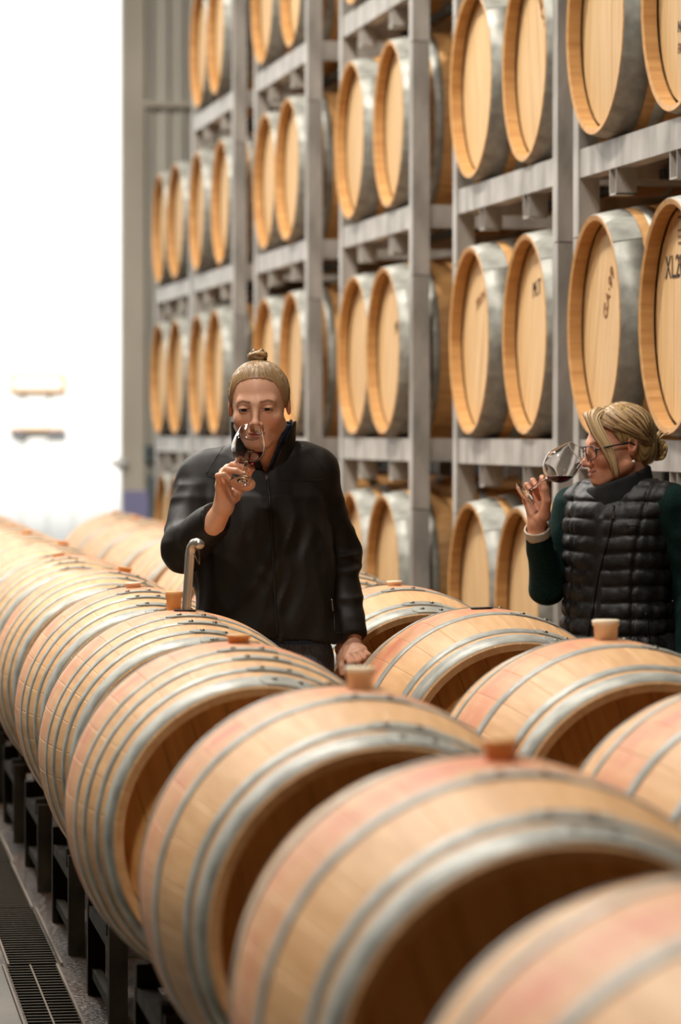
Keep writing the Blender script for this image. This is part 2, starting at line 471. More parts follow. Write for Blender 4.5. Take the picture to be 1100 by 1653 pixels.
def stave_mesh(R, r0, L, nx=12):
    vs = []; fs = []
    half = math.pi / NST
    cols = [-1.0, -0.98, -0.9, -0.5, 0.0, 0.5, 0.9, 0.98, 1.0]
    drop = [0.0005] + [0] * 7 + [0.0005]
    xs = [-L + 2 * L * i / nx for i in range(nx + 1)]
    rings = []
    ci = L - 0.045
    rings.append((-ci, -0.026)); rings.append((-L + 0.004, -0.017))
    for x in xs: rings.append((x, 0.0))
    rings.append((L - 0.004, -0.017)); rings.append((ci, -0.026))
    for (x, dr) in rings:
        r = brl_r(x, R, r0, L) + dr
        for c, dp in zip(cols, drop):
            a = half * c
            rr = r - dp
            vs.append((x, rr * math.sin(a), rr * math.cos(a)))
    n = len(cols)
    for i in range(len(rings) - 1):
        for k in range(n - 1):
            fs.append((i*n+k, (i+1)*n+k, (i+1)*n+k+1, i*n+k+1))
    me = bpy.data.meshes.new('stave')
    me.from_pydata(vs, [], fs)
    sm = []
    for i in range(len(rings) - 1):
        k_ = 2 <= i < len(rings) - 3
        sm += [False] + [k_] * (n - 3) + [False]
    me.polygons.foreach_set('use_smooth', [bool(v) for v in sm])
    me.update()
    return me

def body_mesh(R, r0, L, nx=12):
    s = stave_mesh(R, r0, L, nx)
    vs = [v.co.copy() for v in s.vertices]; fs = [tuple(p.vertices) for p in s.polygons]; sm = [p.use_smooth for p in s.polygons]
    bpy.data.meshes.remove(s)
    mb = MB()
    for i in range(NST):
        Rm = Matrix.Rotation(2 * math.pi * i / NST, 3, 'X')
        b = len(mb.v); mb.v.extend([tuple(Rm @ v) for v in vs])
        mb.f.extend([tuple(b + q for q in f) for f in fs]); mb.sm.extend(sm)
    return mb.mesh('barrel_body')

def head_mesh(rin, nb=8, seed=0):
    """round head of planks; normal +x, boards run along z"""
    rnd = random.Random(seed)
    mb = MB()
    edges = [-rin + 2 * rin * (i + (rnd.uniform(-.12, .12) if 0 < i < nb else 0)) / nb for i in range(nb + 1)]
    for i in range(nb):
        y0 = edges[i] + 0.0006; y1 = edges[i+1] - 0.0006
        dx = rnd.uniform(-0.0006, 0.0006)
        n = 6
        pts = []
        for k in range(n + 1):
            y = y0 + (y1 - y0) * k / n
            pts.append((dx, y, math.sqrt(max(rin**2 - y*y, 0))))
        for k in range(n, -1, -1):
            y = y0 + (y1 - y0) * k / n
            pts.append((dx, y, -math.sqrt(max(rin**2 - y*y, 0))))
        m = len(pts)
        back = [(-0.02, p[1], p[2]) for p in pts]
        fs = [tuple(range(m - 1, -1, -1))] + [(k, (k+1) % m, m + (k+1) % m, m + k) for k in range(m)]
        mb.add(pts + back, fs)
    return mb.mesh('barrel_head')

def hoop_mesh(R, r0, L, x0, x1, lap_a, nseg=90, lap=True):
    mb = MB()
    t = 0.0022
    prof = []
    xs = [x0, x0 + (x1 - x0) * 0.5, x1]
    vs = []; fs = []
    ring = [(x0, 0.0), (x0 + 0.0006, t), (xs[1], t), (x1 - 0.0006, t), (x1, 0.0)]
    for k in range(nseg):
        a = 2 * math.pi * k / nseg
        for (x, d) in ring:
            r = brl_r(x, R, r0, L) + d
            vs.append((x, r * math.sin(a), r * math.cos(a)))
    n = len(ring)
    for k in range(nseg):
        k2 = (k + 1) % nseg
        for i in range(n - 1):
            fs.append((k*n+i, k*n+i+1, k2*n+i+1, k2*n+i))
    mb.add(vs, fs, True)
    if lap:
        # riveted lap with clipped corners
        w = 0.36; m = 10
        vs = []; fs = []
        for k in range(m + 1):
            u = k / m
            a = lap_a - w * 0.5 + w * u
            ins = 0.0
            if u < 0.08: ins = (0.08 - u) / 0.08
            sh = (x1 - x0) * 0.3 * ins
            for (x, d) in ((x0 + sh, t * 0.8), (x0 + sh, 2.1 * t), (x1 - sh, 2.1 * t), (x1 - sh, t * 0.8)):
                r = brl_r(x, R, r0, L) + d
                vs.append((x, r * math.sin(a), r * math.cos(a)))
        for k in range(m):
            for i in range(3):
                fs.append((k*4+i, k*4+i+1, (k+1)*4+i+1, (k+1)*4+i))
        fs.append((0, 3, 2, 1)); fs.append((m*4, m*4+1, m*4+2, m*4+3))
        mb.add(vs, fs, False)
    return mb.mesh('hoop')

mb = MB(); mb.lathe([(0.0062, 0), (0.0058, 0.0022), (0.0035, 0.0038), (0.0, 0.0042)], 8)
RIVET = mb.mesh('rivet'); RIVET.materials.append(M['rivet'])

def bung_mesh(r=0.0255, h=0.030):
    mb = MB()
    mb.lathe([(0.0, -0.03), (r * 0.80, -0.03), (r * 0.9, h * 0.66), (r * 1.02, h * 0.74), (r * 1.06, h), (r * 0.95, h + 0.0015), (0.0, h + 0.001)], 24)
    return mb.mesh('bung')
BUNG = {}
def bung(key, r=0.024, h=0.014):
    kk = (key, r, h)
    if kk not in BUNG:
        BUNG[kk] = bung_mesh(r, h); BUNG[kk].materials.append(M[key])
    return BUNG[kk]
mb = MB(); mb.lathe([(0.0, 0.0), (0.027, 0.0), (0.03, 0.002), (0.0, 0.003)], 20); BHOLE = mb.mesh('bung_hole'); BHOLE.materials.append(M['bung_dark'])

STYLES = {3: [(0.125, 0.162), (0.345, 0.380), (0.402, 0.460)],
          4: [(0.135, 0.162), (0.235, 0.262), (0.335, 0.362), (0.402, 0.460)]}
BR, Br0, BL = 0.35, 0.29, 0.475
STAVE = stave_mesh(BR, Br0, BL); STAVE.materials.append(M['stave'])
BODY_F = body_mesh(BR, Br0, BL); BODY_F.materials.append(M['stave'])
HEAD_F = head_mesh(0.272, 8, 3); HEAD_F.materials.append(M['head'])
HOOPS_F = {}
for st, lst in STYLES.items():
    for sgn in (1, -1):
        for j, (h0, h1) in enumerate(lst):
            a, b_ = (h0, h1) if sgn > 0 else (-h1, -h0)
            for lapo in (0.0, 0.30):
                me = hoop_mesh(BR, Br0, BL, a, b_, lapo + 0.05 * j)
                me.materials.append(M['hoop'])
                HOOPS_F[(st, sgn, j, lapo)] = me

EA = Vector((-0.1487, 0.9889, 0))         # row direction, away from the camera
EL = Vector((0.9889, 0.1487, 0))          # to the right, across the rows
ROWROT = math.atan2(-EA.y, -EA.x)         # barrel +x points at the camera end
ZC = HC - 0.434 - 0.35

def floor_barrel(Y, off, lat, clock, style, bkey, label, detailed, lapo=0.0, stain=1.0, bsize=(0.024, 0.014)):
    c = Vector((off - 0.1504 * Y, Y, ZC)) + EL * lat
    t = bpy.data.objects.new('wine_barrel', None); COL.objects.link(t); t.empty_display_size = 0.1
    t.location = c
    t.rotation_euler = (Matrix.Rotation(ROWROT, 3, 'Z') @ Matrix.Rotation(clock, 3, 'X')).to_euler()
    tag(t, label, 'barrel', 'oak barrels laid end to end in two rows on low stands')
    if detailed:
        for i in range(NST):
            ang = 2 * math.pi * (i + 0.5) / NST
            o = link('stave', STAVE, t)
            o.rotation_euler = (-ang, 0, 0)
            k = 0.55 + 0.45 * math.cos(ang)
            o.color = (min(1.0, stain * (0.45 + 0.6 * k)), 0, 0, 1)
    else:
        o = link('barrel_body', BODY_F, t); o.color = (0.6 * stain, 0, 0, 1)
    for sgn in (1, -1):
        hd = link('barrel_head', HEAD_F, t)
        hd.location = (sgn * (BL - 0.042), 0, 0)
        hd.rotation_euler = (0.3, 0, 0 if sgn > 0 else math.pi)
        for j, (h0, h1) in enumerate(STYLES[style]):
            ho = link('hoop', HOOPS_F[(style, sgn, j, lapo)], t)
            if detailed:
                xm = sgn * (h0 + h1) * 0.5
                r = brl_r(xm, BR, Br0, BL) + 0.0046
                for da in (-0.085, 0.085):
                    a = lapo + 0.05 * j + da
                    rv = link('rivet', RIVET, ho)
                    rv.location = (xm, r * math.sin(a), r * math.cos(a))
                    rv.rotation_euler = (-a, 0, 0)
    if bkey == 'hole':
        o = link('bung_hole', BHOLE, t); o.location = (0, 0, BR)
    else:
        o = link('bung', bung(bkey, *bsize), t); o.location = (0, 0, BR)
    return t

YA = lambda i: 4.65 + 1.31 * (i - 1)
ordw = ['nearest', 'second', 'third', 'fourth', 'fifth', 'sixth', 'seventh', 'eighth', 'ninth', 'tenth', 'eleventh', 'twelfth', 'thirteenth', 'fourteenth']
A_SPEC = {  # lateral shift, clock (deg), hoops per half, bung
    0: (0.0, 0, 3, 'bung_pale'), 1: (-0.008, 0, 3, 'bung_amber'), 2: (-0.01, -3, 3, 'bung_pale'), 3: (-0.045, -1, 4, 'bung_amber'),
    4: (-0.017, -1, 4, 'hole'), 5: (0.0, 3, 4, 'bung_pale'), 6: (0.0, -12, 4, 'bung_amber'), 7: (0.0, 8, 4, 'bung_pale'),
    8: (0.0, -10, 4, 'bung_amber'), 9: (0.0, 0, 4, 'bung_amber'), 10: (0, 0, 4, 'bung_pale'), 11: (0, 0, 4, 'bung_pale'), 12: (0, 0, 4, 'bung_pale')}
A_TXT = {0: 'cut by the bottom right corner', 1: 'with blurred amber bung', 2: 'with blurred pale bung', 3: 'with tan bung, four hoops showing',
         4: 'with steel tube in its bunghole', 5: 'just beyond the steel tube', 6: 'with low flat bung', 7: 'midway between the tube and the doorway', 8: 'with small amber bung',
         9: 'near left edge', 10: 'at left edge', 11: 'at left edge', 12: 'by the doorway'}
for i in range(0, 13):
    lat, ck, st, bu = A_SPEC[i]
    floor_barrel(YA(i), 0.920, lat, math.radians(ck), st, bu,
                 'oak barrel %s, %s in the left floor row' % (A_TXT[i], ordw[i]), i <= 7, 0.0, 1.0, {1: (0.024, 0.028), 2: (0.0255, 0.036), 3: (0.025, 0.016)}.get(i, (0.023, 0.013)))
B_SPEC = {2: (0, 0, 3, 'bung_pale'), 3: (0, 0, 3, 'bung_pale'), 4: (0, 2, 3, 'hole'), 5: (0, 2, 3, 'bung_pale'), 6: (0, -10, 4, 'bung_pale'),
          7: (0, 0, 4, 'bung_pale'), 8: (0, 0, 4, 'bung_pale'), 9: (0, 0, 4, 'bung_pale'), 10: (0, 0, 4, 'bung_amber'), 11: (0, 5, 4, 'bung_amber'), 12: (0, 3, 4, 'bung_amber')}
B_TXT = {2: 'cut by the right edge', 3: 'with tall pale bung before the quilted vest', 4: 'without bung, between the two women', 5: 'beside the black jacket sleeve',
         6: 'half hidden behind the black sleeve', 7: 'behind the woman in black', 8: 'behind the woman in black', 9: 'left of the bent elbow', 10: 'left of the bent elbow',
         11: 'gleaming in door light', 12: 'farthest, by the doorway'}
for i in range(2, 13):
    lat, ck, st, bu = B_SPEC[i]
    floor_barrel(YA(i) + 0.115, 1.671, lat, math.radians(ck), st, bu,
                 'oak barrel %s, %s in the right floor row' % (B_TXT[i], ordw[i - 2]), i <= 7, 0.30 if i in (3, 4) else 0.0, 1.0, {3: (0.028, 0.040)}.get(i, (0.022, 0.012)))

# low stands under each pair
def stand_meshes():
    out = {}
    mb = MB(); mb.box((-0.022, -0.022, 0), (0.022, 0.022, 0.27)); out['leg'] = mb.mesh('leg')
    mb = MB(); mb.box((-0.025, -0.60, 0.235), (0.025, 0.60, 0.285)); out['cross_rail'] = mb.mesh('cross_rail')
    mb = MB(); mb.box((-0.34, -0.02, 0.20), (0.34, 0.02, 0.235)); out['side_rail'] = mb.mesh('side_rail')
    mb = MB(); mb.box((-0.32, -0.012, 0.045), (0.32, 0.012, 0.07)); out['tie_bar'] = mb.mesh('tie_bar')
    mb = MB()
    vs = [(-0.025, -0.20, 0.285), (-0.025, -0.08, 0.285), (-0.025, -0.20, 0.345), (0.025, -0.20, 0.285), (0.025, -0.08, 0.285), (0.025, -0.20, 0.345)]
    mb.add(vs, [(0, 2, 1), (3, 4, 5), (0, 1, 4, 3), (1, 2, 5, 4), (0, 3, 5, 2)]); out['cradle_block'] = mb.mesh('cradle_block')
    for m in out.values(): m.materials.append(M['steel_dark'])
    return out
SM = stand_meshes()
for i in range(0, 13):
    Y = YA(i) + 0.057
    c = Vector((1.2955 - 0.1504 * Y, Y, 0))
    t = empty('barrel_stand', c, ROWROT, 'low dark steel stand under the %s barrel pair from the camera' % ordw[i], 'stand', 'low steel stands under the floor barrels')
    for sx in (-0.27, 0.27):
        link('cross_rail', SM['cross_rail'], t).location = (sx, 0, 0)
        for sy in (-1, 1):
            link('leg', SM['leg'], t).location = (sx * 1.2, sy * 0.575, 0)
        for cy in (-0.3715, 0.3715):
            for fl_ in (0, math.pi):
                o = link('cradle_block', SM['cradle_block'], t); o.location = (sx, cy, 0); o.rotation_euler = (0, 0, fl_)
    for sy in (-1, 1):
        link('side_rail', SM['side_rail'], t).location = (0, sy * 0.575, 0)
        link('tie_bar', SM['tie_bar'], t).location = (0, sy * 0.575, 0)

# ================================================================== RACKS
TH = 0.96
def rail_z(k): return 1.40 + TH * k
BAYS = [('nearest', 10.81), ('second', 12.72), ('third', 15.20), ('fourth', 17.75), ('fifth', 20.17), ('sixth', 21.95)]
TIERN = {-1: 'lowest tier', 0: 'head-height tier', 1: 'tier above the heads', 2: 'topmost tier'}
BW = 1.72; PW = 0.072; RH = 0.094; RD = 1.06
def rack_meshes():
    out = {}
    mb = MB(); mb.box((-PW/2, 0, -0.288), (PW/2, PW, TH - 0.292)); out['post'] = mb.mesh('post')
    mb = MB(); mb.box((-PW/2, 0, -rail_z(-1)), (PW/2, PW, TH - 0.292)); out['post_long'] = mb.mesh('post')
    mb = MB(); mb.box((-PW/2 + 0.006, 0.006, -0.296), (PW/2 - 0.006, PW - 0.006, -0.288)); out['collar'] = mb.mesh('joint_collar')
    mb = MB(); mb.box((-BW/2 + PW, 0.004, -RH), (BW/2 - PW, PW - 0.004, 0)); out['rail'] = mb.mesh('rail')
    mb = MB(); mb.box((-0.03, PW, -RH), (0.03, RD - PW, 0)); out['side_rail'] = mb.mesh('side_rail')
    # fork pocket: open box channel running front to back below the rails
    mb = MB()
    w, h, t = 0.042, 0.085, 0.005
    for (x0, x1, z0, z1) in ((-w, w, -h, -h + t), (-w, -w + t, -h, 0), (w - t, w, -h, 0)):
        mb.box((x0, 0.006, -RH + z0), (x1, 0.075, -RH + z1))
    out['fork_pocket'] = mb.mesh('fork_pocket')
    mb = MB(); mb.box((-BW/2 + 0.06, -0.02, -RH), (BW/2 - 0.06, 0.02, -0.062)); out['cradle_bar'] = mb.mesh('cradle_bar')
    for k, m in out.items(): m.materials.append({'collar': M['rust'], 'cradle_bar': M['steel_dark']}.get(k, M['steel']))  # dark steel on the cradle bars paints in the shade below the rails
    return out
RM = rack_meshes()
RROT = math.atan2(-RU.y, -RU.x)        # rack local +x towards the camera; local +y into the rack needs a flip
# local frame: x = -RU (towards camera), y = RV, z up  -> this is left-handed check
RMAT = Matrix(((RU.x, RV.x, 0), (RU.y, RV.y, 0), (0, 0, 1)))
def rack_frame():
    # x along -RU would mirror; use x = RU * -1 and y = RV only when right-handed
    x = -RU; y = Vector((-x.y, x.x, 0))
    return x, y
XR, YR = rack_frame()                  # YR = left-normal of XR
FLIP = 1.0 if YR.dot(RV) > 0 else -1.0
def make_rack(k, Yc, label, long):
    c = rack_pt(Yc, 0.0, rail_z(k))
    t = empty('barrel_rack', c, 0, label, 'rack', 'stacked grey steel barrel racks')
    ang = math.atan2(RV.y, RV.x) - math.pi / 2    # local +y = RV
    t.rotation_euler = (0, 0, ang)
    for sx in (-1, 1):
        for dy in (0, RD - PW):
            o = link('post', RM['post_long' if long else 'post'], t); o.location = (sx * (BW/2 - PW/2), dy, 0)
            if not long:
                o2 = link('joint_collar', RM['collar'], o)
        o = link('side_rail', RM['side_rail'], t); o.location = (sx * (BW/2 - PW/2), 0, 0)
        for fy in (0, RD - 0.081):
            o = link('fork_pocket', RM['fork_pocket'], t); o.location = (sx * 0.36, fy, 0)
    link('front_rail', RM['rail'], t)
    link('back_rail', RM['rail'], t).location = (0, RD - PW, 0)
    for dy in (0.30, 0.80):
        link('cradle_bar', RM['cradle_bar'], t).location = (0, dy, 0)
    return t

KR, Kr0, KL = 0.418, 0.350, 0.57
BODY_R = body_mesh(KR, Kr0, KL, 10); BODY_R.materials.append(M['stave_plain'])
HEADS_R = []
for sd in (1, 2, 3):
    me = head_mesh(0.328, 9, sd); me.materials.append(M['head_rack']); HEADS_R.append(me)
HOOPS_R = {}
RSTY = [(0.16, 0.195), (0.40, 0.44), (0.475, 0.566)]
for sgn in (1, -1):
    for j, (a, b_) in enumerate(RSTY):
        me = hoop_mesh(KR, Kr0, KL, *((a, b_) if sgn > 0 else (-b_, -a)), 0.6, 72, lap=(j == 2))
        me.materials.append(M['hoop']); HOOPS_R[(sgn, j)] = me
def text_mesh(txt, size, mat):
    cu = bpy.data.curves.new('stencil', 'FONT'); cu.body = txt; cu.size = size; cu.align_x = 'CENTER'; cu.align_y = 'CENTER'; cu.extrude = 0.0006
    o = bpy.data.objects.new('stencil', cu); COL.objects.link(o)
    bpy.context.view_layer.update()
    me = bpy.data.meshes.new_from_object(o.evaluated_get(bpy.context.evaluated_depsgraph_get()))
    bpy.data.objects.remove(o); bpy.data.curves.remove(cu)
    me.materials.clear(); me.materials.append(mat)
    return me
rr = random.Random(5)
def make_rack_barrel(k, Yc, side, label, stencil):
    """side -1 = far one, +1 = near one"""
    along = -side * 0.415 + rr.uniform(-0.012, 0.012)
    c = rack_pt(Yc, 0, 0) + RU * along + RV * (KL - 0.03 + rr.uniform(-0.02, 0.015))
    c.z = rail_z(k) + 0.017 + 0.352
    t = bpy.data.objects.new('wine_barrel', None); COL.objects.link(t); t.empty_display_size = 0.1
    t.location = c
    ang = math.atan2(-RV.y, -RV.x) + rr.uniform(-0.015, 0.015)
    t.rotation_euler = (0, 0, ang)
    tag(t, label, 'barrel', 'large oak barrels stored in the steel racks')
    o = link('barrel_body', BODY_R, t); o.color = (0.3, 0, 0, 1); o.rotation_euler = (rr.uniform(0, 6), 0, 0)
    hrot = rr.choice((0, 0, 0.25, -0.3, 0.12))
    for sgn in (1, -1):
        hd = link('barrel_head', HEADS_R[rr.randrange(3)], t); hd.location = (sgn * (KL - 0.05), 0, 0)
        hd.rotation_euler = (hrot, 0, 0 if sgn > 0 else math.pi)
        for j in range(3):
            link('hoop', HOOPS_R[(sgn, j)], t)
    o = link('bung', bung('bung_pale'), t); o.location = (0, 0, KR)
    for (me, ly, lz, rot) in stencil:
        o = link('stencil_mark', me, t)
        # text plane: local x of text -> local +y of barrel head seen from outside, up -> z
        o.matrix_basis = Matrix.Translation((KL - 0.0485, ly, lz)) @ Matrix(((0, 0, 1, 0), (1, 0, 0, 0), (0, 1, 0, 0), (0, 0, 0, 1))) @ Matrix.Rotation(rot, 4, 'Z')
    return t
TX = {'ga': text_mesh('GA·99', 0.072, M['ink']), 'xl': text_mesh('XL20', 0.10, M['ink_black']), 'col': text_mesh('II III II', 0.075, M['ink']),
      'nt': text_mesh('NT NT 22', 0.050, M['ink_black']), 'nt2': text_mesh('FRANÇOIS', 0.045, M['ink']), 'dash': text_mesh('—', 0.05, M['ink']),
      'arc': text_mesh('TRONÇAIS', 0.06, M['ink']), 'arc2': text_mesh('M.T', 0.08, M['ink_black'])}
STEN = {(0, 0, -1): [(TX['ga'], 0.02, 0.10, 0.95)],
        (0, 0, 1): [(TX['xl'], -0.10, 0.15, 0.0), (TX['col'], -0.03, 0.24, 1.57)],
        (0, 1, 1): [(TX['nt'], 0.0, -0.10, -0.1), (TX['nt2'], 0.0, -0.165, -0.1), (TX['dash'], 0.0, -0.225, -0.1)],
        (1, 0, -1): [(TX['arc'], 0.06, 0.17, 0.3)], (1, 0, 1): [(TX['arc2'], 0.0, 0.16, 0.1)],
        (1, 1, 1): [(TX['arc'], 0.06, 0.20, -0.8)], (2, 0, 1): [(TX['arc2'], 0.1, 0.1, 0.2)]}
for bi, (bn, Yc) in enumerate(BAYS):
    for k in (-1, 0, 1, 2):
        if bi == 5 and k == 2: continue
        make_rack(k, Yc, 'grey steel stacking rack, %s, %s bay from the right edge' % (TIERN[k], bn), k == -1)
        for side, sn in ((-1, 'left'), (1, 'right')):
            make_rack_barrel(k, Yc, side, '%s barrel in %s, %s rack bay from the right edge' % (sn, TIERN[k], bn), STEN.get((bi, k, side), []))
# ================================================================== PEOPLE (signed-distance modelling)
def grid(lo, hi, h):
    ax = [np.arange(lo[i], hi[i] + h, h, dtype=np.float32) for i in range(3)]
    return np.stack(np.meshgrid(*ax, indexing='ij'), axis=-1)

def surface_nets(Fv, lo, h):
    S = Fv < 0
    nx, ny, nz = Fv.shape
    c = [S[a:nx-1+a, b:ny-1+b, d:nz-1+d] for a in (0, 1) for b in (0, 1) for d in (0, 1)]
    cnt = sum(x.astype(np.int8) for x in c)
    act = (cnt > 0) & (cnt < 8)
    I, J, K = np.nonzero(act)
    ids = -np.ones(act.shape, dtype=np.int64)
    ids[I, J, K] = np.arange(len(I))
    acc = np.zeros((len(I), 3)); num = np.zeros(len(I))
    offs = [(a, b, d) for a in (0, 1) for b in (0, 1) for d in (0, 1)]
    for p in range(8):
        for q in range(p + 1, 8):
            A = offs[p]; B = offs[q]
            if sum(abs(A[i] - B[i]) for i in range(3)) != 1: continue
            fa = Fv[I+A[0], J+A[1], K+A[2]]; fb = Fv[I+B[0], J+B[1], K+B[2]]
            m = (fa < 0) != (fb < 0)
            t = np.where(m, fa / np.where(m, fa - fb, 1), 0)
            for i in range(3):
                acc[:, i] += np.where(m, A[i] + (B[i] - A[i]) * t, 0)
            num += m
    pos = acc / num[:, None] + np.stack([I, J, K], 1)
    pos = pos * h + np.array(lo)
    quads = []
    def emit(axis):
        sl0 = [slice(None)] * 3; sl1 = [slice(None)] * 3
        sl0[axis] = slice(0, -1); sl1[axis] = slice(1, None)
        s0 = S[tuple(sl0)]; s1 = S[tuple(sl1)]
        m = s0 != s1
        o1, o2 = [(1, 2), (2, 0), (0, 1)][axis]
        idx = np.array(np.nonzero(m))
        ok = (idx[o1] > 0) & (idx[o2] > 0) & (idx[o1] < Fv.shape[o1] - 1) & (idx[o2] < Fv.shape[o2] - 1)
        idx = idx[:, ok]
        def cell(d1, d2):
            z = idx.copy(); z[o1] -= d1; z[o2] -= d2
            return ids[z[0], z[1], z[2]]
        q = np.stack([cell(1, 1), cell(0, 1), cell(0, 0), cell(1, 0)], 1)
        flip = ~s0[tuple(idx)]
        q[flip] = q[flip][:, ::-1]
        quads.append(q)
    for ax in range(3): emit(ax)
    Q = np.concatenate(quads)
    Q = Q[(Q >= 0).all(1)]
    return pos, Q

def vlen(a): return np.sqrt((a * a).sum(-1))
def sd_ell(P, c, r, R=None):
    q = P - np.array(c, np.float32)
    if R is not None: q = q @ np.array(R, np.float32)      # columns of R = local axes
    r = np.array(r, np.float32)
    k0 = vlen(q / r); k1 = vlen(q / (r * r)) + 1e-6
    return k0 * (k0 - 1) / k1
def sd_cone(P, a, b, ra, rb):
    a = np.array(a, np.float32); b = np.array(b, np.float32)
    ab = b - a
    t = np.clip(((P - a) @ ab) / max(float(ab @ ab), 1e-9), 0, 1)
    return vlen(P - a - t[..., None] * ab) - (ra + (rb - ra) * t)
def sd_chain(P, pts, rs, k=0.004):
    d = None
    for i in range(len(pts) - 1):
        e = sd_cone(P, pts[i], pts[i+1], rs[i], rs[i+1])
        d = e if d is None else smin(d, e, k)
    return d
def smin(a, b, k):
    h = np.clip(0.5 + 0.5 * (b - a) / k, 0, 1)
    return b * (1 - h) + a * h - k * h * (1 - h)
def smax(a, b, k): return -smin(-a, -b, k)
_LAT = RNG.rand(32, 32, 32).astype(np.float32)
def vnoise(P, s):
    q = P * np.array(s, np.float32) + 100.0
    i = np.floor(q).astype(np.int32); f = (q - i).astype(np.float32); f = f * f * (3 - 2 * f)
    out = 0
    for a in (0, 1):
        for b in (0, 1):
            for d in (0, 1):
                w = (f[..., 0] if a else 1 - f[..., 0]) * (f[..., 1] if b else 1 - f[..., 1]) * (f[..., 2] if d else 1 - f[..., 2])
                out = out + w * _LAT[(i[..., 0] + a) % 32, (i[..., 1] + b) % 32, (i[..., 2] + d) % 32]
    return out * 2 - 1

def sdf_mesh(fn, lo, hi, h):
    P = grid(lo, hi, h)
    Fv = fn(P).astype(np.float32)
    # close at the border
    for ax in range(3):
        sl = [slice(None)] * 3
        for e in (0, -1):
            sl[ax] = e; Fv[tuple(sl)] = np.maximum(Fv[tuple(sl)], h * 0.5)
    return surface_nets(Fv, lo, h)

class Geo:
    def __init__(s): s.v = []; s.q = []; s.c = []; s.n = 0
    def add(s, V, Q, C=None, T=None):
        V = np.asarray(V, float)
        if T is not None:
            A = np.array(T); V = V @ A[:3, :3].T + A[:3, 3]
        s.v.append(V); s.q.append(np.asarray(Q) + s.n); s.n += len(V)
        if C is not None: s.c.append(np.asarray(C, float))
    def mesh(s, name):
        V = np.concatenate(s.v); Q = np.concatenate(s.q)
        me = bpy.data.meshes.new(name)
        me.vertices.add(len(V)); me.vertices.foreach_set('co', V.astype(np.float32).ravel())
        me.loops.add(Q.size); me.loops.foreach_set('vertex_index', Q.astype(np.int32).ravel())
        me.polygons.add(len(Q))
        me.polygons.foreach_set('loop_start', np.arange(0, Q.size, 4, dtype=np.int32))
        me.polygons.foreach_set('use_smooth', np.ones(len(Q), bool))
        me.update(calc_edges=True); me.validate()
        if s.c:
            C = np.concatenate(s.c)
            ca = me.color_attributes.new('Col', 'FLOAT_COLOR', 'POINT')
            ca.data.foreach_set('color', np.concatenate([C, np.ones((len(C), 1))], 1).astype(np.float32).ravel())
        return me

def mixc(A, B, t):
    t = np.clip(t, 0, 1)[:, None]
    return A * (1 - t) + np.array(B) * t

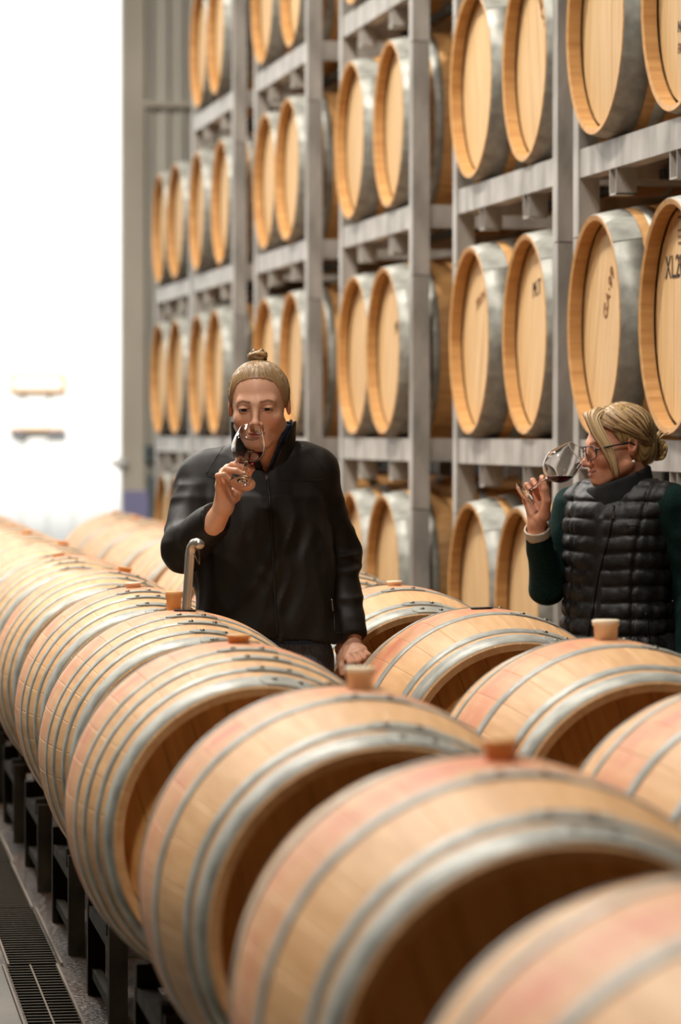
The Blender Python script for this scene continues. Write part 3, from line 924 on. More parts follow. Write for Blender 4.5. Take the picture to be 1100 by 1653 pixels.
# ------------------------------------------------------------------ head (local: faces -y, eye line z = 0)
def head_geo(geo, T, skin, lip, brow, smile=0.0, mouth_open=0.0, lids=0.0038, neck_to=(0, 0.055, -0.21), scale=1.0, h=0.0019):
    EY = 0.031
    def fn(P):
        P = P.copy()
        X = P[..., 0]; Z = P[..., 2]; Yc = P[..., 1]
        Pm = P.copy(); Pm[..., 0] = np.abs(X)
        d = sd_ell(P, (0, 0.014, 0.036), (0.074, 0.094, 0.080))
        d = smin(d, sd_ell(P, (0, -0.026, -0.020), (0.0645, 0.062, 0.076)), 0.025)
        d = smin(d, sd_ell(P, (0, 0.032, -0.026), (0.060, 0.062, 0.056)), 0.02)
        d = smin(d, sd_ell(P, (0, -0.066, -0.090), (0.026, 0.021, 0.018)), 0.022)                 # chin
        d = smin(d, sd_cone(Pm, (0.057, 0.004, -0.050), (0.020, -0.064, -0.091), 0.014, 0.013), 0.022)   # jaw
        d = smin(d, sd_ell(Pm, (0.040, -0.060, -0.030 + 0.004 * smile), (0.021, 0.019 + .003 * smile, 0.020)), 0.020)      # cheek
        d = smin(d, sd_cone(Pm, (0.040, -0.069, 0.018), (0.010, -0.080, 0.016), 0.008, 0.009), 0.022)    # brow ridge
        # sockets and lids
        d = smax(d, -sd_ell(Pm, (EY, -0.101, 0.000), (0.020, 0.020, 0.0125)), 0.010)
        lid = sd_ell(Pm, (EY, -0.0735, 0.0), (0.0158, 0.0142, 0.0142))
        slot = np.maximum(np.abs(Z + 0.0008 + 0.25 * np.abs(Pm[..., 0] - EY) ** 1.0 * 0.4) - lids * (1 - ((Pm[..., 0] - EY) / 0.0145) ** 2).clip(0), np.abs(Pm[..., 0] - EY) - 0.0140)
        slot = np.maximum(slot, Yc + 0.078)
        lid = np.maximum(lid, -slot)
        d = smin(d, lid, 0.0025)
        # nose
        d = smin(d, sd_cone(P, (0, -0.083, 0.010), (0, -0.107, -0.034), 0.0070, 0.0088), 0.012)
        d = smin(d, sd_ell(P, (0, -0.1075, -0.0375), (0.0105, 0.0105, 0.0095)), 0.007)
        d = smin(d, sd_ell(Pm, (0.0125, -0.096, -0.0405), (0.0072, 0.0095, 0.0075)), 0.006)
        d = smax(d, -sd_ell(Pm, (0.0065, -0.1015, -0.0475), (0.0034, 0.0045, 0.0035)), 0.002)
        # mouth
        d = smin(d, sd_ell(P, (0, -0.072, -0.066), (0.030, 0.020, 0.022)), 0.016)
        zc = -0.0655 + smile * 0.007 * (Pm[..., 0] / 0.024) ** 2
        Pl = P.copy(); Pl[..., 2] = Z - zc
        yl = -0.0925 + 0.55 * 0.020 * (Pm[..., 0] / 0.024) ** 2
        up = vlen(np.stack([np.maximum(Pm[..., 0] - 0.019, 0), Yc - yl, (Pl[..., 2] - 0.0030 - mouth_open)], -1)) - 0.0042
        lo_ = vlen(np.stack([np.maximum(Pm[..., 0] - 0.016, 0), Yc - yl - 0.001, (Pl[..., 2] + 0.0055 + mouth_open)], -1)) - 0.0050
        d = smin(d, up, 0.004); d = smin(d, lo_, 0.004)
        slit = np.maximum(np.maximum(np.abs(Pl[..., 2] + 0.0008) - 0.0008 - mouth_open * 0.9, Pm[..., 0] - 0.022), Yc - (yl + 0.008))
        d = smax(d, -slit, 0.0015)
        # ears
        a = 0.28
        Re = Matrix.Rotation(0.2, 3, 'Z') @ Matrix.Rotation(-0.2, 3, 'X')
        e = sd_ell(Pm, (0.0770, 0.016, 0.006), (0.0078, 0.0185, 0.0315), Re)
        e = smax(e, -sd_ell(Pm, (0.0848, 0.012, 0.010), (0.0065, 0.0105, 0.0185), Re), 0.004)
        d = smin(d, e, 0.005)
        # neck
        d = smin(d, sd_cone(P, (0, 0.024, -0.070), neck_to, 0.053, 0.058), 0.022)
        return d
    lo = (-0.096, -0.126, min(-0.21, neck_to[2]) + 0.0); hi = (0.096, 0.126, 0.125)
    V, Q = sdf_mesh(fn, lo, hi, h)
    C = np.tile(np.array(skin), (len(V), 1))
    ax = np.abs(V[:, 0])
    front = np.clip((-V[:, 1] - 0.04) / 0.02, 0, 1)
    blush = np.exp(-(((ax - 0.042) / 0.018) ** 2 + ((V[:, 2] + 0.033) / 0.02) ** 2)) * front
    C = mixc(C, np.array(skin) * np.array([1.02, 0.70, 0.66]), 0.45 * blush)
    nose = np.exp(-((ax / 0.014) ** 2 + ((V[:, 2] + 0.038) / 0.012) ** 2)) * front
    C = mixc(C, np.array(skin) * np.array([1.0, 0.74, 0.70]), 0.45 * nose)
    earm = np.clip((ax - 0.072) / 0.008, 0, 1) * (V[:, 2] > -0.05)
    C = mixc(C, np.array(skin) * np.array([1.0, 0.70, 0.64]), 0.5 * earm)
    zc = -0.0655 + smile * 0.007 * (ax / 0.024) ** 2
    lipm = np.clip(1.5 - (((V[:, 2] - zc + 0.0015) / (0.0088 + mouth_open)) ** 2 + (ax / 0.0245) ** 2) * 1.3, 0, 1) * (V[:, 1] < -0.078)
    C = mixc(C, lip, lipm * 0.9)
    if mouth_open > 0:
        teeth = (np.abs(V[:, 2] - zc + 0.0004) < 0.002 + mouth_open * 0.8) & (ax < 0.019) & (V[:, 1] > -0.0905) & (V[:, 1] < -0.07)
        C = mixc(C, np.array(srgb(225, 205, 190)), teeth.astype(float))
    zb = 0.0185 + 0.004 * np.clip((ax - 0.012) / 0.02, 0, 1) - 0.007 * np.clip((ax - 0.036) / 0.016, 0, 1)
    bm = np.clip(1.3 - np.abs(V[:, 2] - zb) / 0.0036, 0, 1) * np.clip((ax - 0.010) / 0.004, 0, 1) * np.clip((0.052 - ax) / 0.008, 0, 1) * (V[:, 1] < -0.04)
    C = mixc(C, brow, bm * 0.9)
    lash = np.clip(1.2 - np.abs(np.abs(V[:, 2] + 0.0008) - lids) / 0.0016, 0, 1) * (np.abs(ax - EY) < 0.0145) * (V[:, 1] < -0.074)
    C = mixc(C, np.array(brow) * 0.25, lash * 0.9)
    geo.add(V, Q, C, T)

def uv_sphere_geo(r, n=16, m=10):
    vs = []; q = []
    for i in range(m + 1):
        t = math.pi * i / m
        for k in range(n):
            a = 2 * math.pi * k / n
            vs.append((r * math.sin(t) * math.cos(a), -r * math.cos(t), r * math.sin(t) * math.sin(a)))
    for i in range(m):
        for k in range(n):
            q.append((i*n+k, (i+1)*n+k, (i+1)*n+(k+1) % n, i*n+(k+1) % n))
    return np.array(vs), np.array(q)

def eyes(parent, T, iris, gaze=(0, 0)):
    for sx in (-1, 1):
        g = Geo()
        V, Q = uv_sphere_geo(0.0128, 28, 28)
        th = np.degrees(np.arccos(np.clip(-V[:, 1] / 0.0128, -1, 1)))
        C = np.tile(np.array(srgb(178, 160, 148)), (len(V), 1))
        C = mixc(C, iris, np.clip((37 - th) / 3, 0, 1))
        C = mixc(C, np.array(srgb(10, 8, 8)), np.clip((15 - th) / 3, 0, 1))
        R = Matrix.Translation((sx * 0.031, -0.0742, 0)) @ Matrix.Rotation(gaze[0], 4, 'Z') @ Matrix.Rotation(gaze[1], 4, 'X')
        g.add(V, Q, C, T @ R)
        me = g.mesh('eye'); me.materials.append(M['eye'])
        link('eye', me, parent)

def ellip_pt(c, r, d):
    d = Vector(d)
    k = math.sqrt((d.x / r[0]) ** 2 + (d.y / r[1]) ** 2 + (d.z / r[2]) ** 2)
    return Vector(c) + d / k
def strand_path(c, r, a, b, n=9, lift=0.0):
    """great-circle like path over the ellipsoid (c, r) from direction a to direction b (in scaled space)"""
    a = Vector((a[0] / r[0], a[1] / r[1], a[2] / r[2])).normalized(); b = Vector((b[0] / r[0], b[1] / r[1], b[2] / r[2])).normalized()
    out = []
    om = a.angle(b)
    for i in range(n):
        t = i / (n - 1)
        if om < 1e-4: d = a
        else: d = (a * math.sin((1 - t) * om) + b * math.sin(t * om)) / math.sin(om)
        k = 1 + lift * math.sin(math.pi * t)
        out.append(Vector(c) + Vector((d.x * r[0], d.y * r[1], d.z * r[2])) * k)
    return out

def hairc(rnd, base, var):
    k = rnd.uniform(-1, 1)
    f = 1 + var * k
    return tuple(min(1, c * f) for c in base)

# ------------------------------------------------------------------ hands
def hand_sdf(joints):
    """joints: dict wrist, fore, fingers = {name: [mcp, pip, dip?, tip]}, thumb = [cmc, mcp, ip, tip] in metres"""
    def fn(P):
        W = joints['wrist']
        d = sd_cone(P, joints['fore'], W, 0.030, 0.0235)
        mc = [f[0] for f in joints['fingers'].values()]
        for i, f in enumerate(joints['fingers'].values()):
            d = smin(d, sd_cone(P, W, f[0], 0.0175, 0.0115), 0.014)
        for i in range(len(mc) - 1):
            d = smin(d, sd_cone(P, mc[i], mc[i+1], 0.0105, 0.0105), 0.008)
        th = joints['thumb']
        d = smin(d, sd_cone(P, W, th[0], 0.018, 0.0165), 0.012)
        d = smin(d, sd_chain(P, th, [0.0165, 0.0112, 0.0098, 0.0078], 0.004), 0.008)
        for nm, f in joints['fingers'].items():
            k = {'pinky': 0.82, 'ring': 0.93, 'middle': 1.0, 'index': 0.97}[nm]
            rs = [0.0105 * k, 0.0088 * k, 0.0080 * k, 0.0066 * k][:len(f)] if len(f) == 4 else [0.0105 * k, 0.0086 * k, 0.0068 * k]
            d = smin(d, sd_chain(P, f, rs, 0.003), 0.0035)
        return d
    return fn
def hand_geo(geo, joints, skin, h=0.0019):
    pts = [joints['wrist'], joints['fore']] + [p for f in joints['fingers'].values() for p in f] + list(joints['thumb'])
    A = np.array([tuple(p) for p in pts])
    lo = A.min(0) - 0.035; hi = A.max(0) + 0.035
    V, Q = sdf_mesh(hand_sdf({k: (v if k not in ('fingers',) else v) for k, v in joints.items()}), tuple(lo), tuple(hi), h)
    C = np.tile(np.array(skin), (len(V), 1))
    tips = [f[-1] for f in joints['fingers'].values()] + [joints['thumb'][-1]] + [f[1] for f in joints['fingers'].values()]
    m = np.zeros(len(V))
    for t in tips:
        m = np.maximum(m, np.exp(-((V - np.array(tuple(t))) ** 2).sum(1) / 0.012 ** 2))
    C = mixc(C, np.array(skin) * np.array([1.02, 0.74, 0.70]), 0.5 * m)
    geo.add(V, Q, C)
def nails(geo_mb, joints, toward):
    pass

def loft(P, rows, ax=0.0, p=2.3):
    """elliptic body loft; rows: (z, cx, cy, halfwidth, halfdepth); ax: yaw of the section"""
    rows = sorted(rows)
    zs = np.array([r[0] for r in rows], np.float32)
    Z = P[..., 2]
    g = [np.interp(Z, zs, [r[i] for r in rows]).astype(np.float32) for i in range(1, 5)]
    X = P[..., 0] - g[0]; Y = P[..., 1] - g[1]
    if ax:
        c, s = math.cos(ax), math.sin(ax)
        X, Y = X * c + Y * s, -X * s + Y * c
    q = (np.abs(X / g[2]) ** p + np.abs(Y / g[3]) ** p) ** (1.0 / p)
    d = (q - 1) * np.minimum(g[2], g[3])
    return np.maximum(d, np.maximum(zs[0] - Z, Z - zs[-1])), X, Y

def bvh_of(me):
    from mathutils.bvhtree import BVHTree
    return BVHTree.FromPolygons([v.co.copy() for v in me.vertices], [tuple(p.vertices) for p in me.polygons])
def lay_on(bvh, pts, lift=0.001, dirv=(0, 1, 0)):
    out = []
    d = Vector(dirv).normalized()
    for p in pts:
        h = bvh.ray_cast(Vector(p) - d * 1.0, d)
        if h[0] is not None: out.append(h[0] - d * lift)
    return out
def resample(pts, n):
    pts = [Vector(p) for p in pts]
    L = [0]
    for i in range(1, len(pts)): L.append(L[-1] + (pts[i] - pts[i-1]).length)
    out = []
    for k in range(n):
        s = L[-1] * k / (n - 1)
        i = max(j for j in range(len(L)) if L[j] <= s + 1e-9); i = min(i, len(pts) - 2)
        t = (s - L[i]) / max(L[i+1] - L[i], 1e-9)
        out.append(pts[i].lerp(pts[i+1], t))
    return out

SKIN1 = np.array(srgb(224, 170, 138)); SKIN2 = np.array(srgb(220, 156, 124))
LIP = np.array(srgb(176, 96, 88))

def finish(name, geo, mat, parent):
    me = geo.mesh(name); me.materials.append(mat)
    o = link(name, me, parent)
    o.matrix_parent_inverse = Matrix.Identity(4)
    return o

# ================================================================== woman in the black jacket
Y1 = 9.28
def Q1(px, py, Y=Y1): return PX(px, py, Y)
ROOT1 = Vector((Q1(432, 700).x, Y1, 0))
w1 = empty('person', ROOT1, 0, 'woman in black jacket with fair hair in a top bun, smelling red wine', 'person')
OFF1 = Matrix.Translation(-ROOT1)
def L1(px, py, Y=Y1): return PX(px, py, Y) - ROOT1
def n3(v): return (v.x, v.y, v.z)

HS1 = 0.985
T1 = Matrix.Translation(L1(418.5, 657, 9.205)) @ Matrix.Rotation(math.radians(-5), 4, 'Z') @ Matrix.Rotation(math.radians(-2), 4, 'Y') @ Matrix.Rotation(math.radians(5), 4, 'X') @ Matrix.Scale(HS1, 4)
body = Geo()
head_geo(body, T1, SKIN1, LIP, np.array(srgb(118, 76, 50)), smile=0.35, lids=0.0031, neck_to=(0, 0.075, -0.20))

# right hand round the stem, left hand on the barrel rim
YH = 8.94
H1 = {'fore': n3(L1(345, 846, 8.950)), 'wrist': n3(L1(361, 818, 8.925)),
      'fingers': {'index': [n3(L1(368, 757, 8.945)), n3(L1(388, 745, 8.932)), n3(L1(402, 749, 8.920)), n3(L1(408, 757, 8.910))],
                  'middle': [n3(L1(362, 763, 8.925)), n3(L1(376, 751, 8.905)), n3(L1(392, 753, 8.892)), n3(L1(402, 760, 8.888))],
                  'ring': [n3(L1(357, 772, 8.905)), n3(L1(366, 758, 8.878)), n3(L1(382, 760, 8.865)), n3(L1(396, 766, 8.865))],
                  'pinky': [n3(L1(355, 784, 8.888)), n3(L1(352, 768, 8.860)), n3(L1(362, 766, 8.850)), n3(L1(373, 776, 8.854))]},
      'thumb': [n3(L1(378, 800, 8.955)), n3(L1(390, 782, 8.955)), n3(L1(399, 769, 8.935)), n3(L1(405, 758, 8.918))]}
hand_geo(body, H1, SKIN1)
H2 = {'fore': n3(L1(569, 1020, 9.27)), 'wrist': n3(L1(566, 1038, 9.265)),
      'fingers': {'index': [n3(L1(560, 1058, 9.225)), n3(L1(566, 1070, 9.195)), n3(L1(569, 1080, 9.205)), n3(L1(570, 1084, 9.22))],
                  'middle': [n3(L1(571, 1057, 9.222)), n3(L1(578, 1068, 9.195)), n3(L1(580, 1079, 9.205)), n3(L1(580, 1084, 9.22))],
                  'ring': [n3(L1(580, 1054, 9.225)), n3(L1(588, 1063, 9.20)), n3(L1(590, 1074, 9.21)), n3(L1(589, 1080, 9.225))],
                  'pinky': [n3(L1(586, 1050, 9.235)), n3(L1(595, 1057, 9.215)), n3(L1(598, 1066, 9.22)), n3(L1(597, 1072, 9.235))]},
      'thumb': [n3(L1(552, 1048, 9.235)), n3(L1(550, 1062, 9.215)), n3(L1(551, 1076, 9.205)), n3(L1(553, 1088, 9.20))]}
hand_geo(body, H2, SKIN1)
# torso, arms and legs under the clothes
FLR = -ROOT1.z
zpx = lambda py, Y=Y1: HC - (py - 700) / F * Y
def core1(P):
    d, _, _ = loft(P, [(0.78, 0, 0, 0.14, 0.10), (1.0, 0, 0, 0.13, 0.09), (1.2, 0, 0, 0.135, 0.09), (1.32, 0, 0, 0.12, 0.075)])
    for s in ('l', 'r'):
        pass
    sh = L1(322, 772, 9.28); el = L1(296, 880, 9.13); wr = L1(350, 838, 8.96)
    d = smin(d, sd_chain(P, [n3(L1(420, 765)), n3(sh), n3(el), n3(wr)], [0.05, 0.04, 0.034, 0.022]), 0.03)
    sh = L1(504, 766, 9.29); el = L1(543, 893, 9.36); wr = L1(568, 1025, 9.27)
    d = smin(d, sd_chain(P, [n3(L1(425, 765)), n3(sh), n3(el), n3(wr)], [0.05, 0.04, 0.034, 0.022]), 0.03)
    for sx in (-1, 1):
        d = smin(d, sd_chain(P, [(sx * 0.08, 0, 0.82), (sx * 0.085, -0.01, 0.45), (sx * 0.085, 0.01, 0.07)], [0.075, 0.05, 0.035]), 0.02)
    d = smin(d, sd_cone(P, n3(L1(424, 760, 9.30)), n3(L1(422, 720, 9.27)), 0.055, 0.05), 0.03)
    return d
V, Q = sdf_mesh(core1, (-0.36, -0.36, 0.02), (0.36, 0.22, 1.42), 0.014)
body.add(V, Q, np.tile(SKIN1, (len(V), 1)))
finish('body', body, M['skin'], w1)
eyes(w1, T1, np.array(srgb(38, 26, 20)), gaze=(0.0, 0.06))

# hair drawn back into a top bun
def hair1():
    c, r = (0, 0.014, 0.036), (0.074, 0.094, 0.080)
    def keepf(x, y, z):
        return 0.60 * y + 0.80 * z - 0.0250 + 55.0 * np.clip(np.abs(x) - 0.044, 0, 1) ** 2
    def fn(P):
        kp = keepf(P[..., 0], P[..., 1], P[..., 2])
        kp = np.minimum(kp, P[..., 2] + 0.075)
        th = 0.0016 + 0.0072 * np.clip(kp / 0.035, 0, 1)
        d = sd_ell(P, c, r) - th
        d = smax(d, -kp, 0.003)
        az = np.arctan2(P[..., 0], P[..., 1] - 0.02)
        return d + 0.0004 * np.sin(az * 46 + 3 * np.sin(az * 7))
    V, Q = sdf_mesh(fn, (-0.09, -0.10, -0.09), (0.09, 0.125, 0.135), 0.0028)
    g = Geo()
    az = np.arctan2(V[:, 0], V[:, 1] - 0.02)
    s = 0.5 + 0.5 * np.sin(az * 141 + 4 * np.sin(az * 9) + 2 * np.sin(az * 23))
    base = np.array(srgb(146, 114, 76)); li = np.array(srgb(176, 144, 102))
    Cc = base[None] * (1 - s[:, None]) + li[None] * s[:, None]
    Cc = mixc(Cc, SKIN1 * np.array([0.80, 0.74, 0.66]), 0.75 * np.clip(1 - keepf(V[:, 0], V[:, 1], V[:, 2]) / 0.010, 0, 1) * (V[:, 1] < 0.0))
    g.add(V, Q, Cc, T1)
    ho = finish('hair', g, M['hair'], w1)
    mb = MB(); rnd = random.Random(3)
    bun = Vector((0.0, 0.012, 0.126))
    for i in range(560):
        az = rnd.uniform(-math.pi, math.pi)
        ca, sa = math.cos(az), math.sin(az)          # az 0 = front (-y)
        # start on the hairline: walk up from below until the keep function turns positive
        el = -0.55
        while el < 1.2:
            d0 = Vector((sa * math.cos(el) * r[0], -ca * math.cos(el) * r[1], math.sin(el) * r[2])) + Vector(c)
            if keepf(d0.x, d0.y, d0.z) > 0.0 and d0.z > -0.07: break
            el += 0.02
        el += abs(rnd.gauss(0, 0.25)) if rnd.random() < 0.6 else rnd.uniform(-0.05, 0.03)
        el = min(el, 1.3)
        d0 = (sa * math.cos(el) * r[0], -ca * math.cos(el) * r[1], math.sin(el) * r[2])
        pth = strand_path(c, r, d0, (0.010 * rnd.uniform(-1, 1), 0.018, 0.08), 8)
        out = []
        for p in pth:
            kp = keepf(p.x, p.y, p.z)
            nrm = (p - Vector(c)).normalized()
            out.append(p + nrm * (0.0012 + 0.0078 * min(1, max(0, kp) / 0.035)))
        dk = rnd.random()
        mb.cur = hairc(rnd, srgb(174, 142, 100), 0.30) if dk < 0.72 else hairc(rnd, srgb(112, 82, 52), 0.3)
        mb.tube([T1 @ p for p in out], [0.0003, 0.0007, 0.0010, 0.0011, 0.0011, 0.0010, 0.0008, 0.0004], 4)
    # wisps beside the ears
    for sx in (-1, 1):
        for q in range(5):
            mb.cur = hairc(rnd, srgb(190, 158, 112), 0.2)
            y0 = -0.012 + 0.006 * q
            mb.tube([T1 @ Vector(p) for p in ((sx * 0.070, y0, 0.05), (sx * 0.0765, y0 + 0.003, 0.028), (sx * 0.0785, y0 + 0.006, 0.008 - 0.004 * q), (sx * (0.080 + .001 * q), y0 + 0.004, -0.010 - .003 * q))], [0.0012, 0.001, 0.0008, 0.0004], 4)
    mb.build('hair_strands', M['hair'], ho)
    mb = MB(); rnd = random.Random(21)
    for k in range(11):
        mb.cur = hairc(rnd, srgb(170, 134, 90), 0.45)
        a0 = rnd.uniform(0, 6.28); rad = rnd.uniform(0.008, 0.020); zz = 0.129 + 0.013 * (1 - rad / 0.022) + rnd.uniform(0, 0.008)
        pts = []
        for i in range(15):
            a = a0 + 5.0 * i / 14
            pts.append(T1 @ Vector((rad * math.cos(a) * 1.15, 0.030 + rad * math.sin(a), zz + 0.005 * math.sin(2.2 * a + k))))
        mb.tube(pts, [0.003] + [0.0062] * 13 + [0.003], 7)
    mb.cur = srgb(140, 106, 66)
    mb.lathe([(0, 0.146), (0.012, 0.144), (0.020, 0.138), (0.022, 0.130), (0.019, 0.120), (0, 0.114)], 20, T1 @ Matrix.Translation((0, 0.030, 0)))
    bo_ = mb.build('hair_bun', M['hair'], ho)
    mb = MB()
    pts = [T1 @ Vector((0.0215 * math.cos(a), 0.030 + 0.0215 * math.sin(a), 0.1245)) for a in np.linspace(0, 2 * math.pi, 25)]
    mb.tube(pts, 0.0028, 7, caps=False); mb.build('hair_tie', M['tie'], ho)
hair1()
for sx in (1,):
    mb = MB(); mb.lathe([(0, -0.004), (0.003, -0.0028), (0.0042, 0), (0.003, 0.0028), (0, 0.004)], 12, T1 @ Matrix.Translation((sx * 0.083, 0.010, -0.040))); mb.build('earring', M['zip_metal'], w1)

# jacket
SHR = L1(321, 776, 9.285); ELR = L1(296, 886, 9.125); WRR = L1(350, 836, 8.955)
SHL = L1(506, 762, 9.295); ELL = L1(544, 893, 9.36); WRL = L1(568.5, 1029, 9.262)
def jacket(P):
    z = lambda py: zpx(py)
    cx = lambda px: L1(px, 700).x
    d, X, Y = loft(P, [(z(1027), cx(432), 0.0, 0.188, 0.145), (z(960), cx(430), 0, 0.182, 0.142), (z(880), cx(427), 0.0, 0.174, 0.138),
                       (z(800), cx(421), 0.0, 0.170, 0.130), (z(762), cx(418), 0.01, 0.150, 0.105), (z(738), cx(422), 0.015, 0.11, 0.085)])
    d = smin(d, sd_chain(P, [n3(L1(425, 757, 9.29)), n3(SHR)], [0.062, 0.058]), 0.03)
    d = smin(d, sd_chain(P, [n3(L1(420, 757, 9.29)), n3(SHL)], [0.062, 0.056]), 0.03)
    d = smin(d, sd_cone(P, n3(L1(396, 738, 9.29)), n3(L1(322, 773, 9.285)), 0.058, 0.054), 0.03)
    d = smin(d, sd_cone(P, n3(L1(452, 734, 9.29)), n3(L1(505, 757, 9.29)), 0.058, 0.054), 0.03)
    ar = sd_chain(P, [n3(SHR), n3(ELR), n3(WRR)], [0.056, 0.055, 0.040], 0.02)
    al = sd_chain(P, [n3(SHL), n3(ELL), n3(WRL)], [0.060, 0.053, 0.0385], 0.02)
    # end the sleeves at the cuffs
    def cut(P, e, w):
        e = np.array(n3(e)); w = np.array(n3(w)); u = (w - e) / np.linalg.norm(w - e)
        return (P - w) @ u.astype(np.float32)
    ar = smax(ar, cut(P, ELR, WRR), 0.004); al = smax(al, cut(P, ELL, WRL), 0.004)
    # folds
    n1 = vnoise(P, (22, 22, 9)); n2 = vnoise(P + 5.0, (9, 9, 26)); nn = vnoise(P + 2.0, (11, 11, 7))
    ridg = 1 - np.abs(n1) * 2
    diag = vnoise(np.stack([P[..., 0] * 1.0 + P[..., 2] * 0.7, P[..., 1], P[..., 2] * 0.4 - P[..., 0]], -1) + 9.0, (8, 6, 24))
    rd = (1 - np.abs(diag) * 1.6)
    r2_ = (1 - np.abs(n2) * 1.8)
    al = al - 0.010 * r2_ * np.clip(1.2 - np.abs(P[..., 2] - ELL.z) / 0.16, 0.15, 1) - 0.003 * ridg
    ar = ar - 0.004 * r2_ - 0.004 * ridg
    d = d - 0.010 * nn - 0.008 * rd * np.clip((zpx(790) - P[..., 2]) / 0.08, 0.1, 1) - 0.002 * ridg
    d = smin(d, ar, 0.018); d = smin(d, al, 0.018)
    # neck hole
    d = smax(d, -sd_cone(P, n3(L1(424, 745, 9.275)), n3(L1(423, 680, 9.255)), 0.060, 0.075), 0.006)
    # open V at the throat
    V_ = np.maximum(np.abs(P[..., 0] - L1(431, 700).x) - 0.55 * (P[..., 2] - z(766)), P[..., 1] + 0.02)
    d = smax(d, -np.maximum(V_, -(P[..., 2] - z(766))), 0.004)
    return d
V, Q = sdf_mesh(jacket, (-0.37, -0.40, 0.84), (0.34, 0.24, 1.40), 0.0058)
g = Geo(); g.add(V, Q)
jk = finish('jacket', g, M['softshell'], w1)
JB = bvh_of(jk.data)

def collar(name, mat, parent, cpx, z0, z1, r0, r1, th, vslope, vz, cy=9.275, xc=None, lean=0.03, h=0.004):
    c = L1(cpx, 700, cy)
    def fn(P):
        t = np.clip((P[..., 2] - z0) / (z1 - z0), 0, 1)
        X = P[..., 0] - c.x; Y = (P[..., 1] - c.y + lean * t)
        rr_ = r0 + (r1 - r0) * t
        q = np.sqrt((X / 1.0) ** 2 + (Y / 0.92) ** 2)
        d = np.abs(q - rr_) - th
        top = z1 - 0.10 * np.clip(-(Y) - 0.02, 0, 1) * 1.6
        d = smax(d, np.maximum(z0 - P[..., 2], P[..., 2] - top), 0.004)
        xv = P[..., 0] - L1(xc if xc else cpx, 700, cy).x
        cutv = np.maximum(np.abs(xv) - vslope * np.clip(P[..., 2] - vz, -0.02, 1) - 0.001, Y + 0.01)
        return smax(d, -cutv, 0.003)
    V, Q = sdf_mesh(fn, (c.x - 0.13, c.y - 0.14, z0 - 0.01), (c.x + 0.13, c.y + 0.13, z1 + 0.01), h)
    g = Geo(); g.add(V, Q)
    return finish(name, g, mat, parent)
collar('collar', M['softshell'], jk, 426, zpx(772), zpx(679), 0.076, 0.083, 0.0045, 0.50, zpx(768), xc=431)
sh1 = collar('shirt_collar', M['shirt'], w1, 426, zpx(772), zpx(684), 0.064, 0.0725, 0.003, 0.42, zpx(762), xc=430)
# shirt front seen at the throat and below the hem
def shirt_tail(P):
    z = lambda py: zpx(py)
    d, X, Y = loft(P, [(z(1036), L1(452, 700).x, 0.0, 0.165, 0.130), (z(1000), L1(445, 700).x, 0, 0.165, 0.130)])
    return d
V, Q = sdf_mesh(shirt_tail, (-0.25, -0.2, zpx(1060)), (0.25, 0.2, zpx(995)), 0.008)
g = Geo(); g.add(V, Q); finish('shirt_tail', g, M['shirt'], w1)
# zip, seams, pocket
def lay_px(bvh, pxs, n, lift, LL):
    pts = resample([LL(x, y) for x, y in pxs], n)
    return lay_on(bvh, pts, lift)
zl = lay_px(JB, [(432, 768), (437, 800), (441, 860), (444, 930), (447, 990), (449, 1024)], 40, 0.0012, L1)
mb = MB(); mb.tube(zl, 0.0042, 6, flat=0.45, up0=(0, 1, 0)); zo = mb.build('zip', M['zip'], jk)
mb = MB()
p = zl[0]; mb.box((p.x - 0.003, p.y - 0.007, p.z - 0.012), (p.x + 0.003, p.y - 0.003, p.z + 0.002)); mb.box((p.x - 0.002, p.y - 0.006, p.z - 0.030), (p.x + 0.0025, p.y - 0.003, p.z - 0.010))
mb.build('zip_pull', M['zip_metal'], zo)
for pts in ([(488, 718), (505, 735), (520, 755), (528, 775)], [(372, 705), (352, 735), (335, 765)], [(450, 774), (480, 776), (526, 774)], [(336, 768), (370, 776), (400, 774)],
            [(534, 960), (540, 990), (541, 1018)], [(543, 1019), (568, 1020), (592, 1019)]):
    q = lay_px(JB, pts, 16, 0.0002, L1)
    if len(q) > 3:
        mb = MB(); mb.tube(q, 0.0013, 5); mb.build('seam', M['zip'], jk)
q = lay_px(JB, [(536, 965), (538, 985)], 6, 0.001, L1)
if len(q) > 2:
    mb = MB(); mb.tube(q, 0.0022, 6); mb.build('pocket_zip', M['zip_metal'], jk)
# jeans and shoes
def jeans(P, wide=1.0):
    d, X, Y = loft(P, [(0.74, 0.0, 0, 0.165, 0.125), (0.86, 0.0, 0, 0.155, 0.12), (0.93, 0, 0, 0.15, 0.115)])
    for sx in (-1, 1):
        d = smin(d, sd_chain(P, [(sx * 0.085, 0, 0.82), (sx * 0.09, -0.015, 0.45), (sx * 0.09, 0.01, 0.05)], [0.092, 0.066, 0.055]), 0.02)
    d = np.maximum(d, 0.045 - P[..., 2])
    return d - 0.003 * vnoise(P, (18, 18, 12))
V, Q = sdf_mesh(jeans, (-0.24, -0.2, 0.03), (0.24, 0.2, 0.95), 0.010)
g = Geo(); g.add(V, Q); finish('jeans', g, M['jeans'], w1)
def shoe(P, sx):
    d = sd_ell(P, (sx * 0.09, -0.05, 0.04), (0.045, 0.125, 0.045))
    d = smin(d, sd_cone(P, (sx * 0.09, 0.02, 0.04), (sx * 0.09, 0.02, 0.10), 0.048, 0.045), 0.02)
    return np.maximum(d, 0.0 - P[..., 2])
SHOE_CACHE = {}
def shoes(parent):
    for sx in (-1, 1):
        V, Q = sdf_mesh(lambda P: shoe(P, sx), (sx * 0.09 - 0.06, -0.2, -0.012), (sx * 0.09 + 0.06, 0.1, 0.16), 0.008)
        g = Geo(); g.add(V, Q); finish('shoe', g, M['shoe'], parent)
shoes(w1)

